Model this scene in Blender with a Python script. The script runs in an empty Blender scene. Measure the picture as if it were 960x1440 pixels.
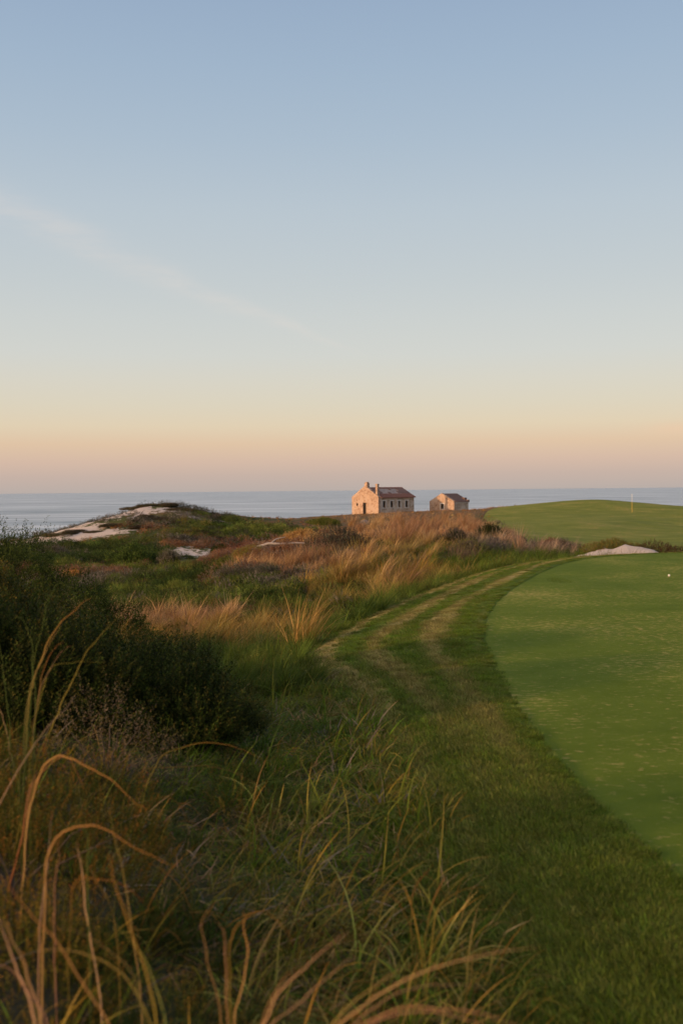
import bpy, math
import numpy as np
from mathutils import Vector, Matrix

RNG = np.random.default_rng(7)
SC = bpy.context.scene
COL = SC.collection
HCAM = 1.7
F = 1400.0
PITCH = math.radians(1.248)
ROLL = math.radians(-0.54)

# ------------------------------------------------------------------ camera
cam_d = bpy.data.cameras.new("camera")
cam = bpy.data.objects.new("camera", cam_d)
COL.objects.link(cam)
cam_d.sensor_fit = 'VERTICAL'
cam_d.sensor_height = 36.0
cam_d.sensor_width = 24.0
cam_d.lens = 35.0
cam_d.clip_start = 0.05
cam_d.clip_end = 60000
cam_d.dof.use_dof = True
cam_d.dof.focus_distance = 17.0
cam_d.dof.aperture_fstop = 2.6
CM = Matrix.Translation((0, 0, HCAM)) @ Matrix.Rotation(math.pi / 2 - PITCH, 4, 'X') @ Matrix.Rotation(ROLL, 4, 'Z')
cam.matrix_world = CM
SC.camera = cam
CR = np.array(CM.to_3x3())


def ray(px, py):
    d = CR @ np.array([(px - 480.0) / F, (720.0 - py) / F, -1.0])
    return d


def at(px, py, y):
    d = ray(px, py)
    return np.array([0, 0, HCAM]) + d * (y / d[1])


# ------------------------------------------------------------------ noise
def _hash(ix, iy, s):
    h = (ix.astype(np.int64) * 374761393 + iy.astype(np.int64) * 668265263 + s * 974711) & 0x7fffffff
    h = ((h ^ (h >> 13)) * 1274126177) & 0x7fffffff
    h = h ^ (h >> 16)
    return (h & 0xffff) / 65535.0


def vnoise(x, y, s=0):
    ix, iy = np.floor(x), np.floor(y)
    fx, fy = x - ix, y - iy
    fx = fx * fx * (3 - 2 * fx)
    fy = fy * fy * (3 - 2 * fy)
    a, b = _hash(ix, iy, s), _hash(ix + 1, iy, s)
    c, d = _hash(ix, iy + 1, s), _hash(ix + 1, iy + 1, s)
    return (a + (b - a) * fx) * (1 - fy) + (c + (d - c) * fx) * fy


def fbm(x, y, s=0, o=4):
    t, a, n = 0, .5, 0
    for k in range(o):
        t = t + a * vnoise(x * 2 ** k, y * 2 ** k, s + k * 17)
        n += a
        a *= .5
    return t / n


def sstep(a, b, x):
    t = np.clip((x - a) / (b - a), 0, 1)
    return t * t * (3 - 2 * t)


# ------------------------------------------------------------------ outlines on the ground
def catmull(pts, n, closed=True):
    P = np.array(pts, float)
    m = len(P)
    out = []
    for i in range(m if closed else m - 1):
        g = lambda k: P[(i + k) % m] if closed else P[min(max(i + k, 0), m - 1)]
        p0, p1, p2, p3 = g(-1), g(0), g(1), g(2)
        t = np.linspace(0, 1, n, endpoint=False)[:, None]
        out.append(.5 * ((2 * p1) + (p2 - p0) * t + (2 * p0 - 5 * p1 + 4 * p2 - p3) * t ** 2 + (3 * p1 - p0 - 3 * p2 + p3) * t ** 3))
    return np.concatenate(out)


GREEN = catmull([(1.75, 1.6), (1.5, 3.2), (1.41, 4.5), (1.31, 6.0), (1.35, 7.85), (1.57, 11.0), (2.07, 13.9), (3.1, 17.5), (4.9, 22.2), (6.6, 24.6),
                 (8.8, 25.6), (12, 25.8), (16, 24), (19, 19), (20, 12), (18, 4), (13, -2), (6, -3), (2.8, -1.2)], 14)
FRINGE = catmull([(0.85, 1.4), (0.72, 2.8), (0.62, 4.5), (0.52, 6.1), (0.36, 7.5), (0.12, 9.2), (-.35, 11.4), (0.1, 13.8), (1.5, 18.2), (3.7, 23.6), (5.8, 27.2),
                  (8.5, 29.2), (12.5, 29.6), (18, 27.5), (22, 21), (23, 12), (21, 2), (14.5, -5), (6, -6), (2, -2.6)], 14)
FAIR = catmull([(9.5, 44), (10.2, 56), (9.8, 68), (11.5, 85), (14.4, 102), (18.2, 121), (24, 134), (34, 140), (52, 137), (70, 125), (80, 90), (75, 60), (55, 42), (34, 36.5), (20, 36)], 14)


def poly_sd(x, y, P):
    """signed distance, negative inside"""
    x, y = np.asarray(x, float).ravel(), np.asarray(y, float).ravel()
    best = np.full(x.shape, 1e9)
    ins = np.zeros(x.shape, bool)
    n = len(P)
    for i in range(n):
        ax, ay = P[i]
        bx, by = P[(i + 1) % n]
        dx, dy = bx - ax, by - ay
        t = np.clip(((x - ax) * dx + (y - ay) * dy) / (dx * dx + dy * dy + 1e-12), 0, 1)
        best = np.minimum(best, (x - ax - t * dx) ** 2 + (y - ay - t * dy) ** 2)
        cond = (ay > y) != (by > y)
        if dy != 0:
            ins ^= cond & (x < (bx - ax) * (y - ay) / dy + ax)
    d = np.sqrt(best)
    return np.where(ins, -d, d)


# ------------------------------------------------------------------ terrain
CP = np.array([
    (-1, 1, .06), (0, 2, -.02), (-.9, 2.7, .16), (-1.0, 4, .14), (0, 4.5, -.05), (0, 7, -.2), (-.5, 9, -.3), (1, -3, 0), (-4, 0, .15), (-3, -6, .1),
    (-2.2, 7, .12), (-3.5, 6, .25), (-5, 9, .1), (-8, 4, .15), (-8, 12, -.3), (-4.5, 14, -.5), (-11, 0, .2), (-12, -8, .2), (-11, -18, .1), (-20, 8, -.4), (-20, -5, -.2), (-16, 20, -.8),
    (-1.4, 15.3, -.85), (0, 20, -.95), (2.0, 24, -.9), (-4.3, 26, -1.6), (-8, 40, -2.2), (-12, 60, -2.6), (-10, 67, -2.5), (-20, 60, -2.7), (-25, 75, -2.9), (-32, 60, -2.8), (-25, 40, -2.5),
    (1, 30, -1.2), (4, 40, -1.1), (2, 60, -1.15), (-4, 60, -1.8), (6, 60, -1.0), (8, 45, -1.0), (10, 36, -1.0), (-5, 75, -2.2), (-2, 85, -2.0), (3, 80, -1.3),
    (-19.3, 100, .45), (-22, 100, -.5), (-25.7, 100, -1.75), (-31, 100, -2.9), (-16.5, 100, .2), (-13.6, 100, -.85), (-9.5, 99, -1.5), (-5.7, 97, -2.0), (-19, 92, -.5), (-19, 85, -1.5), (-15, 75, -2.2), (-40, 100, -3.3), (-22.5, 95, -.75), (-25, 92, -1.9), (-19, 112, -1.0), (-30, 120, -4),
    (6, 157, -1.95), (17, 163, -1.9), (0, 150, -2.25), (-8.6, 150, -2.95), (-18, 150, -4.2), (3, 110, -1.75), (12, 110, -1.35), (12, 140, -1.65),
    (14, 45, -1.3), (20, 60, -1.35), (10, 70, -1.25), (22, 90, -1.35), (32.6, 112, -1.12), (25, 112, -1.0), (33, 130, .18), (28, 131, -.1), (21, 138, -1.1), (45, 130, -.85), (60, 120, -1.3), (33, 150, -1.5), (40, 80, -1.4), (60, 60, -1.5), (30, 40, -1.3), (16, 38, -1.25),
    (-60, 0, 0), (-60, 60, -2.5), (100, 0, -1), (100, 100, -1.5), (90, 160, -2), (0, -40, 0), (60, -30, 0), (-40, -40, 0), (-60, 120, -5), (0, 200, -3), (60, 200, -3), (20, 10, -.6), (26, 20, -.8), (40, 20, -1),
], float)


def _tps_fit():
    n = len(CP)
    P = CP[:, :2]
    r2 = ((P[:, None] - P[None]) ** 2).sum(-1)
    K = np.where(r2 > 0, .5 * r2 * np.log(r2 + 1e-12), 0) + np.eye(n) * .3
    A = np.zeros((n + 3, n + 3))
    A[:n, :n] = K
    A[:n, n] = 1
    A[:n, n + 1:] = P
    A[n, :n] = 1
    A[n + 1:, :n] = P.T
    return np.linalg.solve(A, np.concatenate([CP[:, 2], np.zeros(3)]))


_W = _tps_fit()


def tps(x, y):
    z = _W[-3] + _W[-2] * x + _W[-1] * y
    for i, (cx, cy, _) in enumerate(CP):
        r2 = (x - cx) ** 2 + (y - cy) ** 2 + 1e-9
        z = z + _W[i] * .5 * r2 * np.log(r2)
    return z


def height(x, y, detail=True):
    shp = np.shape(x)
    x, y = np.asarray(x, float).ravel(), np.asarray(y, float).ravel()
    dg = poly_sd(x, y, GREEN)
    df = poly_sd(x, y, FAIR)
    dfr = poly_sd(x, y, FRINGE)
    z = np.clip(tps(x, y), -7, 4)
    r = np.hypot(x, y)
    if detail:
        far = sstep(3, 30, r)
        n = (fbm(x * .9, y * .9, 3) - .5) * .16 + (fbm(x * .16, y * .16, 9) - .5) * (.9 * far) + (fbm(x * .45, y * .45, 31) - .5) * .5 * far
        z = z + n * sstep(-1, 5, df) * sstep(.2, 3, dfr) * (1 - .6 * sstep(95, 150, y) * (x > -8))
    # gentle mounds of the far fairway
    z = z + sstep(0, 14, -df) * ((fbm(x * .06, y * .045, 21) - .5) * 1.3 + (fbm(x * .15, y * .1, 23) - .5) * .4) * (1 - .8 * sstep(98, 118, y))
    # sand hummock beside the second green
    z = z + (.56 + .55 * (fbm(x * 1.3, y * 1.3, 71) - .45)) * np.exp(-(np.abs((x - 10.7) / 2.0) ** 2.6 + np.abs((y - 37.6) / 1.4) ** 2.4))
    # coast: the land ends in a sandy bluff
    yc = 176 - 50 * sstep(-2, -34, x) - 12 * sstep(-34, -60, x) + (fbm(x * .08, y * 0 + 2, 5) - .5) * 14
    z = z + (-14.5 - z) * sstep(0, 34, y - yc)
    zc = np.where(dg > 0, -.06 * np.clip(dg, 0, 6) - .07 * np.clip(dg - .6, 0, 3) ** 1.5, 0.0)
    zc = np.maximum(zc, -1)
    w = sstep(-.3, 2.2, dfr)
    z = np.where(dfr < -.3, zc, zc * (1 - w) + z * w)
    return z.reshape(shp)


def hit(px, py, ymin=1.5, ymax=172, lift=0.0):
    d = ray(px, py)
    ys = np.exp(np.linspace(math.log(ymin), math.log(ymax), 500))
    P = np.array([0, 0, HCAM])[None] + d[None] * (ys / d[1])[:, None]
    h = height(P[:, 0], P[:, 1]) + lift
    b = np.nonzero(P[:, 2] <= h)[0]
    k = b[0] if len(b) else len(ys) - 1
    return np.array([P[k, 0], P[k, 1], h[k] - lift])


def ground_z(x, y):
    return float(height(np.array([x]), np.array([y]))[0])


# ------------------------------------------------------------------ mesh helpers
def mesh_np(name, V, Q, col=None, attrs=None, smooth=False, tri=False):
    V = np.asarray(V, np.float32).reshape(-1, 3)
    k = 3 if tri else 4
    Q = np.asarray(Q, np.int32).reshape(-1, k)
    me = bpy.data.meshes.new(name)
    me.vertices.add(len(V))
    me.vertices.foreach_set("co", V.ravel())
    me.loops.add(Q.size)
    me.loops.foreach_set("vertex_index", Q.ravel())
    me.polygons.add(len(Q))
    me.polygons.foreach_set("loop_start", np.arange(0, Q.size, k, dtype=np.int32))
    me.polygons.foreach_set("use_smooth", np.full(len(Q), smooth))
    if col is not None:
        a = me.attributes.new("tint", 'FLOAT_COLOR', 'POINT')
        c = np.ones((len(V), 4), np.float32)
        c[:, :3] = col
        a.data.foreach_set("color", c.ravel())
    for nm, v in (attrs or {}).items():
        a = me.attributes.new(nm, 'FLOAT', 'POINT')
        a.data.foreach_set("value", np.asarray(v, np.float32).ravel())
    me.update(calc_edges=True)
    return me


def link(name, me, mat, parent=None, loc=None):
    o = bpy.data.objects.new(name, me)
    COL.objects.link(o)
    if mat is not None:
        if len(me.materials) == 0:
            me.materials.append(mat)
    if parent is not None:
        o.parent = parent
    if loc is not None:
        o.location = loc
    return o


def empty(name, loc, rz=0):
    o = bpy.data.objects.new(name, None)
    o.empty_display_size = .2
    COL.objects.link(o)
    o.location = loc
    o.rotation_euler = (0, 0, rz)
    return o


def tag(o, label=None, cat=None, group=None, kind=None):
    for k, v in (("label", label), ("category", cat), ("group", group), ("kind", kind)):
        if v:
            o[k] = v
    return o


class MB:
    """collects boxes, quads and prisms into one mesh"""

    def __init__(s):
        s.v, s.f = [], []

    def add(s, V, Fc):
        o = len(s.v)
        s.v += [tuple(map(float, p)) for p in V]
        s.f += [tuple(i + o for i in f) for f in Fc]

    def box(s, a, b):
        x0, y0, z0 = a
        x1, y1, z1 = b
        s.add([(x0, y0, z0), (x1, y0, z0), (x1, y1, z0), (x0, y1, z0), (x0, y0, z1), (x1, y0, z1), (x1, y1, z1), (x0, y1, z1)],
              [(0, 3, 2, 1), (4, 5, 6, 7), (0, 1, 5, 4), (1, 2, 6, 5), (2, 3, 7, 6), (3, 0, 4, 7)])

    def prism(s, poly, axis, a, b):
        """extrude a convex 2D polygon along an axis"""
        n = len(poly)
        mk = {'x': lambda p, t: (t, p[0], p[1]), 'y': lambda p, t: (p[0], t, p[1]), 'z': lambda p, t: (p[0], p[1], t)}[axis]
        V = [mk(p, a) for p in poly] + [mk(p, b) for p in poly]
        Fc = [tuple(range(n)), tuple(range(2 * n - 1, n - 1, -1))] + [(i, i + n, (i + 1) % n + n, (i + 1) % n) for i in range(n)]
        s.add(V, Fc)

    def build(s, name, mat, parent=None, bevel=0):
        me = bpy.data.meshes.new(name)
        me.from_pydata(s.v, [], s.f)
        import bmesh
        bm = bmesh.new()
        bm.from_mesh(me)
        bmesh.ops.recalc_face_normals(bm, faces=bm.faces)
        if bevel:
            bmesh.ops.bevel(bm, geom=list(bm.edges), offset=bevel, segments=1, affect='EDGES')
        bm.to_mesh(me)
        bm.free()
        return link(name, me, mat, parent)


# ------------------------------------------------------------------ materials
def new_mat(name):
    m = bpy.data.materials.new(name)
    m.use_nodes = True
    nt = m.node_tree
    nt.nodes.clear()
    return m, nt, nt.nodes, nt.links


def N(nt, typ, **kw):
    n = nt.nodes.new(typ)
    for k, v in kw.items():
        setattr(n, k, v)
    return n


def noise(nt, vec, scale, detail=4, rough=.55, w=None):
    n = N(nt, 'ShaderNodeTexNoise')
    n.inputs['Scale'].default_value = scale
    n.inputs['Detail'].default_value = detail
    n.inputs['Roughness'].default_value = rough
    if vec is not None:
        nt.links.new(vec, n.inputs['Vector'])
    return n.outputs['Fac']


def ramp(nt, fac, stops, interp='LINEAR'):
    n = N(nt, 'ShaderNodeValToRGB')
    n.color_ramp.interpolation = interp
    el = n.color_ramp.elements
    while len(el) < len(stops):
        el.new(.5)
    for e, (p, c) in zip(el, stops):
        e.position = p
        e.color = (*c, 1) if len(c) == 3 else c
    nt.links.new(fac, n.inputs[0])
    return n.outputs[0]


def mixc(nt, fac, a, b, mode='MIX'):
    n = N(nt, 'ShaderNodeMix', data_type='RGBA', blend_type=mode)
    for i, v in ((0, fac), (6, a), (7, b)):
        if hasattr(v, 'is_linked') or hasattr(v, 'links'):
            nt.links.new(v, n.inputs[i])
        elif isinstance(v, (int, float)):
            n.inputs[i].default_value = v
        else:
            n.inputs[i].default_value = (*v, 1)
    return n.outputs[2]


def math_n(nt, op, a, b=None, clamp=False):
    n = N(nt, 'ShaderNodeMath', operation=op, use_clamp=clamp)
    for i, v in ((0, a), (1, b)):
        if v is None:
            continue
        if isinstance(v, (int, float)):
            n.inputs[i].default_value = v
        else:
            nt.links.new(v, n.inputs[i])
    return n.outputs[0]


def mapped(nt, vec, scale=(1, 1, 1), rot=(0, 0, 0), loc=(0, 0, 0)):
    n = N(nt, 'ShaderNodeMapping')
    n.inputs['Scale'].default_value = scale
    n.inputs['Rotation'].default_value = rot
    n.inputs['Location'].default_value = loc
    nt.links.new(vec, n.inputs['Vector'])
    return n.outputs[0]


def pos(nt):
    return N(nt, 'ShaderNodeNewGeometry').outputs['Position']


def finish(nt, color, rough=.8, bump=None, bstr=.5, bdist=.02, spec=.3, metal=0):
    p = N(nt, 'ShaderNodeBsdfPrincipled')
    o = N(nt, 'ShaderNodeOutputMaterial')
    if isinstance(color, tuple):
        p.inputs['Base Color'].default_value = (*color, 1)
    else:
        nt.links.new(color, p.inputs['Base Color'])
    p.inputs['Roughness'].default_value = rough
    p.inputs['Specular IOR Level'].default_value = spec
    p.inputs['Metallic'].default_value = metal
    if bump is not None:
        b = N(nt, 'ShaderNodeBump')
        b.inputs['Strength'].default_value = bstr
        b.inputs['Distance'].default_value = bdist
        nt.links.new(bump, b.inputs['Height'])
        nt.links.new(b.outputs[0], p.inputs['Normal'])
    nt.links.new(p.outputs[0], o.inputs[0])
    return p


def foliage_mat(name, instanced):
    m, nt, ns, L = new_mat(name)
    t = N(nt, 'ShaderNodeAttribute', attribute_name='tint')
    oi = N(nt, 'ShaderNodeObjectInfo')
    if instanced:
        za = N(nt, 'ShaderNodeAttribute', attribute_name='zone_a', attribute_type='INSTANCER')
        zb = N(nt, 'ShaderNodeAttribute', attribute_name='zone_b', attribute_type='INSTANCER')
        sep = N(nt, 'ShaderNodeSeparateColor')
        L.new(t.outputs['Color'], sep.inputs[0])
        c = mixc(nt, sep.outputs[0], za.outputs['Color'], zb.outputs['Color'])
        v = math_n(nt, 'MULTIPLY', sep.outputs[1], 2.0)
    else:
        c = t.outputs['Color']
        v = None
    hv = N(nt, 'ShaderNodeHueSaturation')
    L.new(c, hv.inputs['Color'])
    r = N(nt, 'ShaderNodeMapRange')
    L.new(oi.outputs['Random'], r.inputs[0])
    r.inputs[3].default_value, r.inputs[4].default_value = .485, .515
    L.new(r.outputs[0], hv.inputs['Hue'])
    r2 = N(nt, 'ShaderNodeMapRange')
    L.new(oi.outputs['Random'], r2.inputs[0])
    r2.inputs[3].default_value, r2.inputs[4].default_value = .68, 1.3
    if v is not None:
        L.new(math_n(nt, 'MULTIPLY', v, r2.outputs[0]), hv.inputs['Value'])
    else:
        L.new(r2.outputs[0], hv.inputs['Value'])
    p = N(nt, 'ShaderNodeBsdfPrincipled')
    p.inputs['Roughness'].default_value = .55
    p.inputs['Specular IOR Level'].default_value = .06
    L.new(hv.outputs[0], p.inputs['Base Color'])
    tr = N(nt, 'ShaderNodeBsdfTranslucent')
    L.new(hv.outputs[0], tr.inputs['Color'])
    mx = N(nt, 'ShaderNodeMixShader')
    mx.inputs[0].default_value = .3
    L.new(p.outputs[0], mx.inputs[1])
    L.new(tr.outputs[0], mx.inputs[2])
    o = N(nt, 'ShaderNodeOutputMaterial')
    L.new(mx.outputs[0], o.inputs[0])
    return m


M_LEAF = foliage_mat("leaf", False)
M_LEAFI = foliage_mat("leaf_of_cover", True)


def simple_mat(name, c0, c1, scale=8, rough=.85, bstr=.5, bdist=.02, spec=.25):
    m, nt, ns, L = new_mat(name)
    tc = N(nt, 'ShaderNodeTexCoord').outputs['Object']
    n = noise(nt, tc, scale, 6)
    finish(nt, mixc(nt, n, c0, c1), rough, n, bstr, bdist, spec)
    return m


# ground: sand, litter, low scrub; the masks are real patches of sand
def ground_mat():
    m, nt, ns, L = new_mat("dune_ground")
    P = pos(nt)
    a_s = N(nt, 'ShaderNodeAttribute', attribute_name='sand').outputs['Fac']
    a_g = N(nt, 'ShaderNodeAttribute', attribute_name='green').outputs['Fac']
    a_b = N(nt, 'ShaderNodeAttribute', attribute_name='brown').outputs['Fac']
    n1 = noise(nt, P, 1.7, 6, .65)
    n2 = noise(nt, P, 11, 5, .65)
    n3 = noise(nt, P, 60, 3, .6)
    litter = mixc(nt, n2, (.016, .012, .007), (.10, .07, .045))
    litter = mixc(nt, math_n(nt, 'MULTIPLY', n3, .5), litter, (.22, .17, .12))
    olive = mixc(nt, n2, (.030, .042, .010), (.095, .10, .030))
    brown = mixc(nt, n2, (.10, .052, .026), (.27, .15, .075))
    brown = mixc(nt, ramp(nt, n1, [(.45, (0, 0, 0)), (.62, (1, 1, 1))]), brown, (.09, .085, .03))
    c = mixc(nt, a_g, litter, olive)
    c = mixc(nt, a_b, c, brown)
    sand = mixc(nt, n2, (.38, .315, .265), (.62, .545, .475))
    sm = math_n(nt, 'ADD', a_s, math_n(nt, 'MULTIPLY', math_n(nt, 'SUBTRACT', n1, .5), 2.3))
    sm = ramp(nt, sm, [(.42, (0, 0, 0)), (.56, (1, 1, 1))])
    c = mixc(nt, sm, c, sand)
    h = math_n(nt, 'ADD', n2, math_n(nt, 'MULTIPLY', n3, .4))
    finish(nt, c, .95, h, .7, .05, .1)
    return m


# short mown turf with bleached blotches
def turf_mat(name, lo, hi, dry, dry_amt, stripes=None, fine=260, bd=.012, nmid=22):
    m, nt, ns, L = new_mat(name)
    P = pos(nt)
    n0 = noise(nt, P, .35, 4)
    n1 = noise(nt, P, 3.0, 5, .6)
    nf = noise(nt, P, fine, 3, .7)
    nm = noise(nt, mapped(nt, P, (1, 1.6, 1)), nmid, 6, .7)
    v = math_n(nt, 'ADD', math_n(nt, 'MULTIPLY', nf, .55), math_n(nt, 'MULTIPLY', n1, .45))
    c = mixc(nt, ramp(nt, v, [(.3, (0, 0, 0)), (.72, (1, 1, 1))]), lo, hi)
    d = math_n(nt, 'ADD', nm, math_n(nt, 'MULTIPLY', math_n(nt, 'SUBTRACT', n0, .5), .45))
    d = ramp(nt, d, [(.60 - dry_amt, (0, 0, 0)), (.70 - dry_amt * .7, (.75, .75, .75))])
    c = mixc(nt, d, c, dry)
    big = ramp(nt, n0, [(.35, (.82, .85, .8)), (.65, (1.15, 1.08, 1.1))])
    c = mixc(nt, 1.0, c, big, 'MULTIPLY')
    if stripes:
        ad = N(nt, 'ShaderNodeAttribute', attribute_name='dry').outputs['Fac']
        c = mixc(nt, math_n(nt, 'MULTIPLY', ad, ramp(nt, nm, [(.3, (.45, .45, .45)), (.6, (1, 1, 1))])), c, dry)
    finish(nt, c, .8, math_n(nt, 'ADD', nf, math_n(nt, 'MULTIPLY', n1, .6)), .8, bd, .04)
    return m


def sea_mat():
    m, nt, ns, L = new_mat("sea_water")
    P = pos(nt)
    sw = noise(nt, mapped(nt, P, (.005, .030, 1), (0, 0, .06)), 1.0, 7, .66)
    w1 = noise(nt, mapped(nt, P, (.06, .22, 1), (0, 0, -.1)), 1.0, 6, .65)
    w2 = noise(nt, mapped(nt, P, (.5, 1.2, 1)), 1.0, 4, .6)
    c = mixc(nt, ramp(nt, sw, [(.35, (0, 0, 0)), (.65, (1, 1, 1))]), (.22, .29, .315), (.68, .75, .76))  # light and shade of the swell painted as pale and dark streaks
    foam = noise(nt, mapped(nt, P, (.006, .055, 1), (0, 0, .05), (3, 1, 0)), 1.0, 5, .62)
    sh = N(nt, 'ShaderNodeSeparateXYZ')
    L.new(P, sh.inputs[0])
    near = N(nt, 'ShaderNodeMapRange')
    L.new(sh.outputs[1], near.inputs[0])
    near.inputs[1].default_value, near.inputs[2].default_value = 330, 1100
    near.inputs[3].default_value, near.inputs[4].default_value = .13, -.05
    fm = ramp(nt, math_n(nt, 'ADD', foam, near.outputs[0]), [(.68, (0, 0, 0)), (.76, (1, 1, 1))])
    brk = noise(nt, mapped(nt, P, (.05, .3, 1)), 1.0, 4)
    fm = math_n(nt, 'MULTIPLY', fm, ramp(nt, brk, [(.4, (.25, .25, .25)), (.6, (1, 1, 1))]))
    c = mixc(nt, math_n(nt, 'MULTIPLY', fm, .8), c, (.62, .66, .68))
    h = math_n(nt, 'ADD', math_n(nt, 'MULTIPLY', sw, 1.0), math_n(nt, 'ADD', math_n(nt, 'MULTIPLY', w1, .5), math_n(nt, 'MULTIPLY', w2, .12)))
    p = finish(nt, c, .6, h, 1.0, 1.4, .2)
    return m


def stone_mat(name, c0, c1, c2, plaster=None):
    m, nt, ns, L = new_mat(name)
    tc = N(nt, 'ShaderNodeTexCoord').outputs['Object']
    v = N(nt, 'ShaderNodeTexVoronoi')
    v.inputs['Scale'].default_value = 3.2
    L.new(mapped(nt, tc, (1, 1, 1.5)), v.inputs['Vector'])
    e = N(nt, 'ShaderNodeTexVoronoi', feature='DISTANCE_TO_EDGE')
    e.inputs['Scale'].default_value = 3.2
    L.new(mapped(nt, tc, (1, 1, 1.5)), e.inputs['Vector'])
    sep = N(nt, 'ShaderNodeSeparateColor')
    L.new(v.outputs['Color'], sep.inputs[0])
    c = ramp(nt, sep.outputs[0], [(0, c0), (.5, c1), (1, c2)])
    n = noise(nt, tc, 6, 5)
    c = mixc(nt, math_n(nt, 'MULTIPLY', n, .5), c, c1)
    c = mixc(nt, ramp(nt, e.outputs['Distance'], [(.01, (.8, .8, .8)), (.05, (0, 0, 0))]), c, (.55, .47, .38))
    pl = ramp(nt, noise(nt, mapped(nt, tc, (.7, .7, .6)), 1.2, 5), [(.53, (0, 0, 0)), (.6, (.85, .85, .85))])
    c = mixc(nt, pl, c, plaster or (.52, .44, .36))
    finish(nt, c, .95, math_n(nt, 'ADD', e.outputs['Distance'], n), .8, .05, .1)
    return m


M_GROUND = ground_mat()
M_GREEN = turf_mat("green_turf", (.085, .14, .010), (.17, .23, .028), (.42, .34, .12), .065, fine=220, nmid=11)
M_FRINGE = turf_mat("fringe_turf", (.05, .095, .008), (.13, .19, .022), (.42, .33, .13), 0.0, stripes=3.4, fine=90, bd=.03)
M_FAIR = turf_mat("fairway_turf", (.14, .175, .022), (.22, .24, .045), (.34, .23, .08), .05, fine=30, nmid=2.5)
M_SEA = sea_mat()
M_STONE = stone_mat("rubble_stone", (.24, .17, .12), (.38, .29, .22), (.54, .44, .35))
M_STONE_SUN = stone_mat("sun_tinted_stone", (.22, .13, .085), (.35, .235, .165), (.49, .36, .27), (.43, .33, .26))  # gable and chimney stone, redder: orange of the low sun put into the colour
M_WHITE = simple_mat("old_plaster", (.45, .43, .40), (.66, .62, .57), 5)
M_DARK = simple_mat("interior_shade", (.012, .010, .010), (.03, .025, .022), 3)  # near-black for panels in the openings: shade of the interior as colour
M_TILE = simple_mat("red_roof_tile", (.17, .075, .055), (.30, .15, .11), 4)
M_TILE2 = simple_mat("weathered_tile", (.11, .07, .06), (.24, .15, .12), 4)
M_BATTEN = simple_mat("grey_roof_board", (.14, .10, .09), (.50, .42, .37), 2.2)
M_WOOD = simple_mat("dead_wood", (.24, .20, .17), (.45, .40, .35), 20)
M_BARK = simple_mat("bark", (.05, .04, .03), (.16, .12, .09), 25)
M_ROCK = simple_mat("pale_rock", (.16, .13, .11), (.30, .25, .21), 5)
M_POLE_Y = simple_mat("yellow_paint", (.62, .38, .03), (.70, .45, .05), 3, .4)
M_POLE_W = simple_mat("white_paint", (.75, .72, .66), (.82, .80, .74), 3, .4)
M_BALL = simple_mat("white_ball", (.74, .73, .66), (.82, .82, .76), 90, .35)

# ------------------------------------------------------------------ ground sheet
def warp(a, b, n, f):
    t = np.linspace(np.arcsinh(a * f), np.arcsinh(b * f), n)
    return np.sinh(t) / f


gx = warp(-150, 170, 430, .12)
gy = warp(-60, 245, 520, .06)
GX, GY = np.meshgrid(gx, gy)
GZ = height(GX, GY)
dgG = poly_sd(GX, GY, FRINGE).reshape(GX.shape)
dfG = poly_sd(GX, GY, FAIR).reshape(GX.shape)
GZs = GZ - .10 * sstep(.15, -.25, dgG) - .12 * sstep(.3, -.8, dfG)
nx, ny = len(gx), len(gy)
I = np.arange(nx * ny).reshape(ny, nx)
Q = np.stack([I[:-1, :-1], I[:-1, 1:], I[1:, 1:], I[1:, :-1]], -1).reshape(-1, 4)


def blobs(x, y, L):
    s = np.zeros(np.shape(x))
    for cx, cy, rx, ry, a in L:
        s = np.maximum(s, a * np.exp(-(((x - cx) / rx) ** 2 + ((y - cy) / ry) ** 2)))
    return s


def hp(px, py, rx, ry, a):
    p = hit(px, py)
    return (p[0], p[1], rx, ry, a)


SANDS = [(-20.3, 98, 1.7, 3, 1.3), (-21.8, 97, 1.9, 4, 1.3), (-24.3, 96, 2.4, 4, 1.3), (-27.5, 95.5, 3, 3.5, .95), (-32, 95, 5, 3, .8), (-16.4, 96.5, 2.0, 2.6, 1.2), (-18.8, 94, .9, 4, 1.0), (-13, 93, 2.5, 1.5, .8),
         hp(252, 777, 1.2, 4, .95), hp(266, 780, 1.0, 2, .9), hp(305, 779, 1.5, 3.5, .95), hp(322, 776, 1.0, 2, .85), hp(100, 750, 3.5, 4, 1.0), hp(125, 752, 4.5, 2.5, .9),
         (10.6, 37.0, 2.3, 1.6, 1.6), hp(395, 773, .5, 2, .7), hp(65, 760, 3, 5, .8)]
sand = blobs(GX, GY, SANDS)
yc_ = sstep(-3.2, -7, GZ)
sand = np.maximum(sand, yc_)
near = sstep(14, 5, np.hypot(GX, GY))
brown = sstep(95, 125, GY) * sstep(-8, -3, GX - 0 * GY) + .9 * sstep(.50, .62, fbm(GX * .07, GY * .07, 77)) * (GY > 45)
brown = np.clip(brown, 0, 1) * (GY > 28)
green = np.clip(np.maximum(1 - near, sstep(2.2, .8, dgG)), 0, 1)
me = mesh_np("ground", np.stack([GX, GY, GZs], -1), Q, attrs={"sand": sand, "brown": brown, "green": green}, smooth=True)
o = link("ground", me, M_GROUND)
tag(o, kind='structure')


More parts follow.
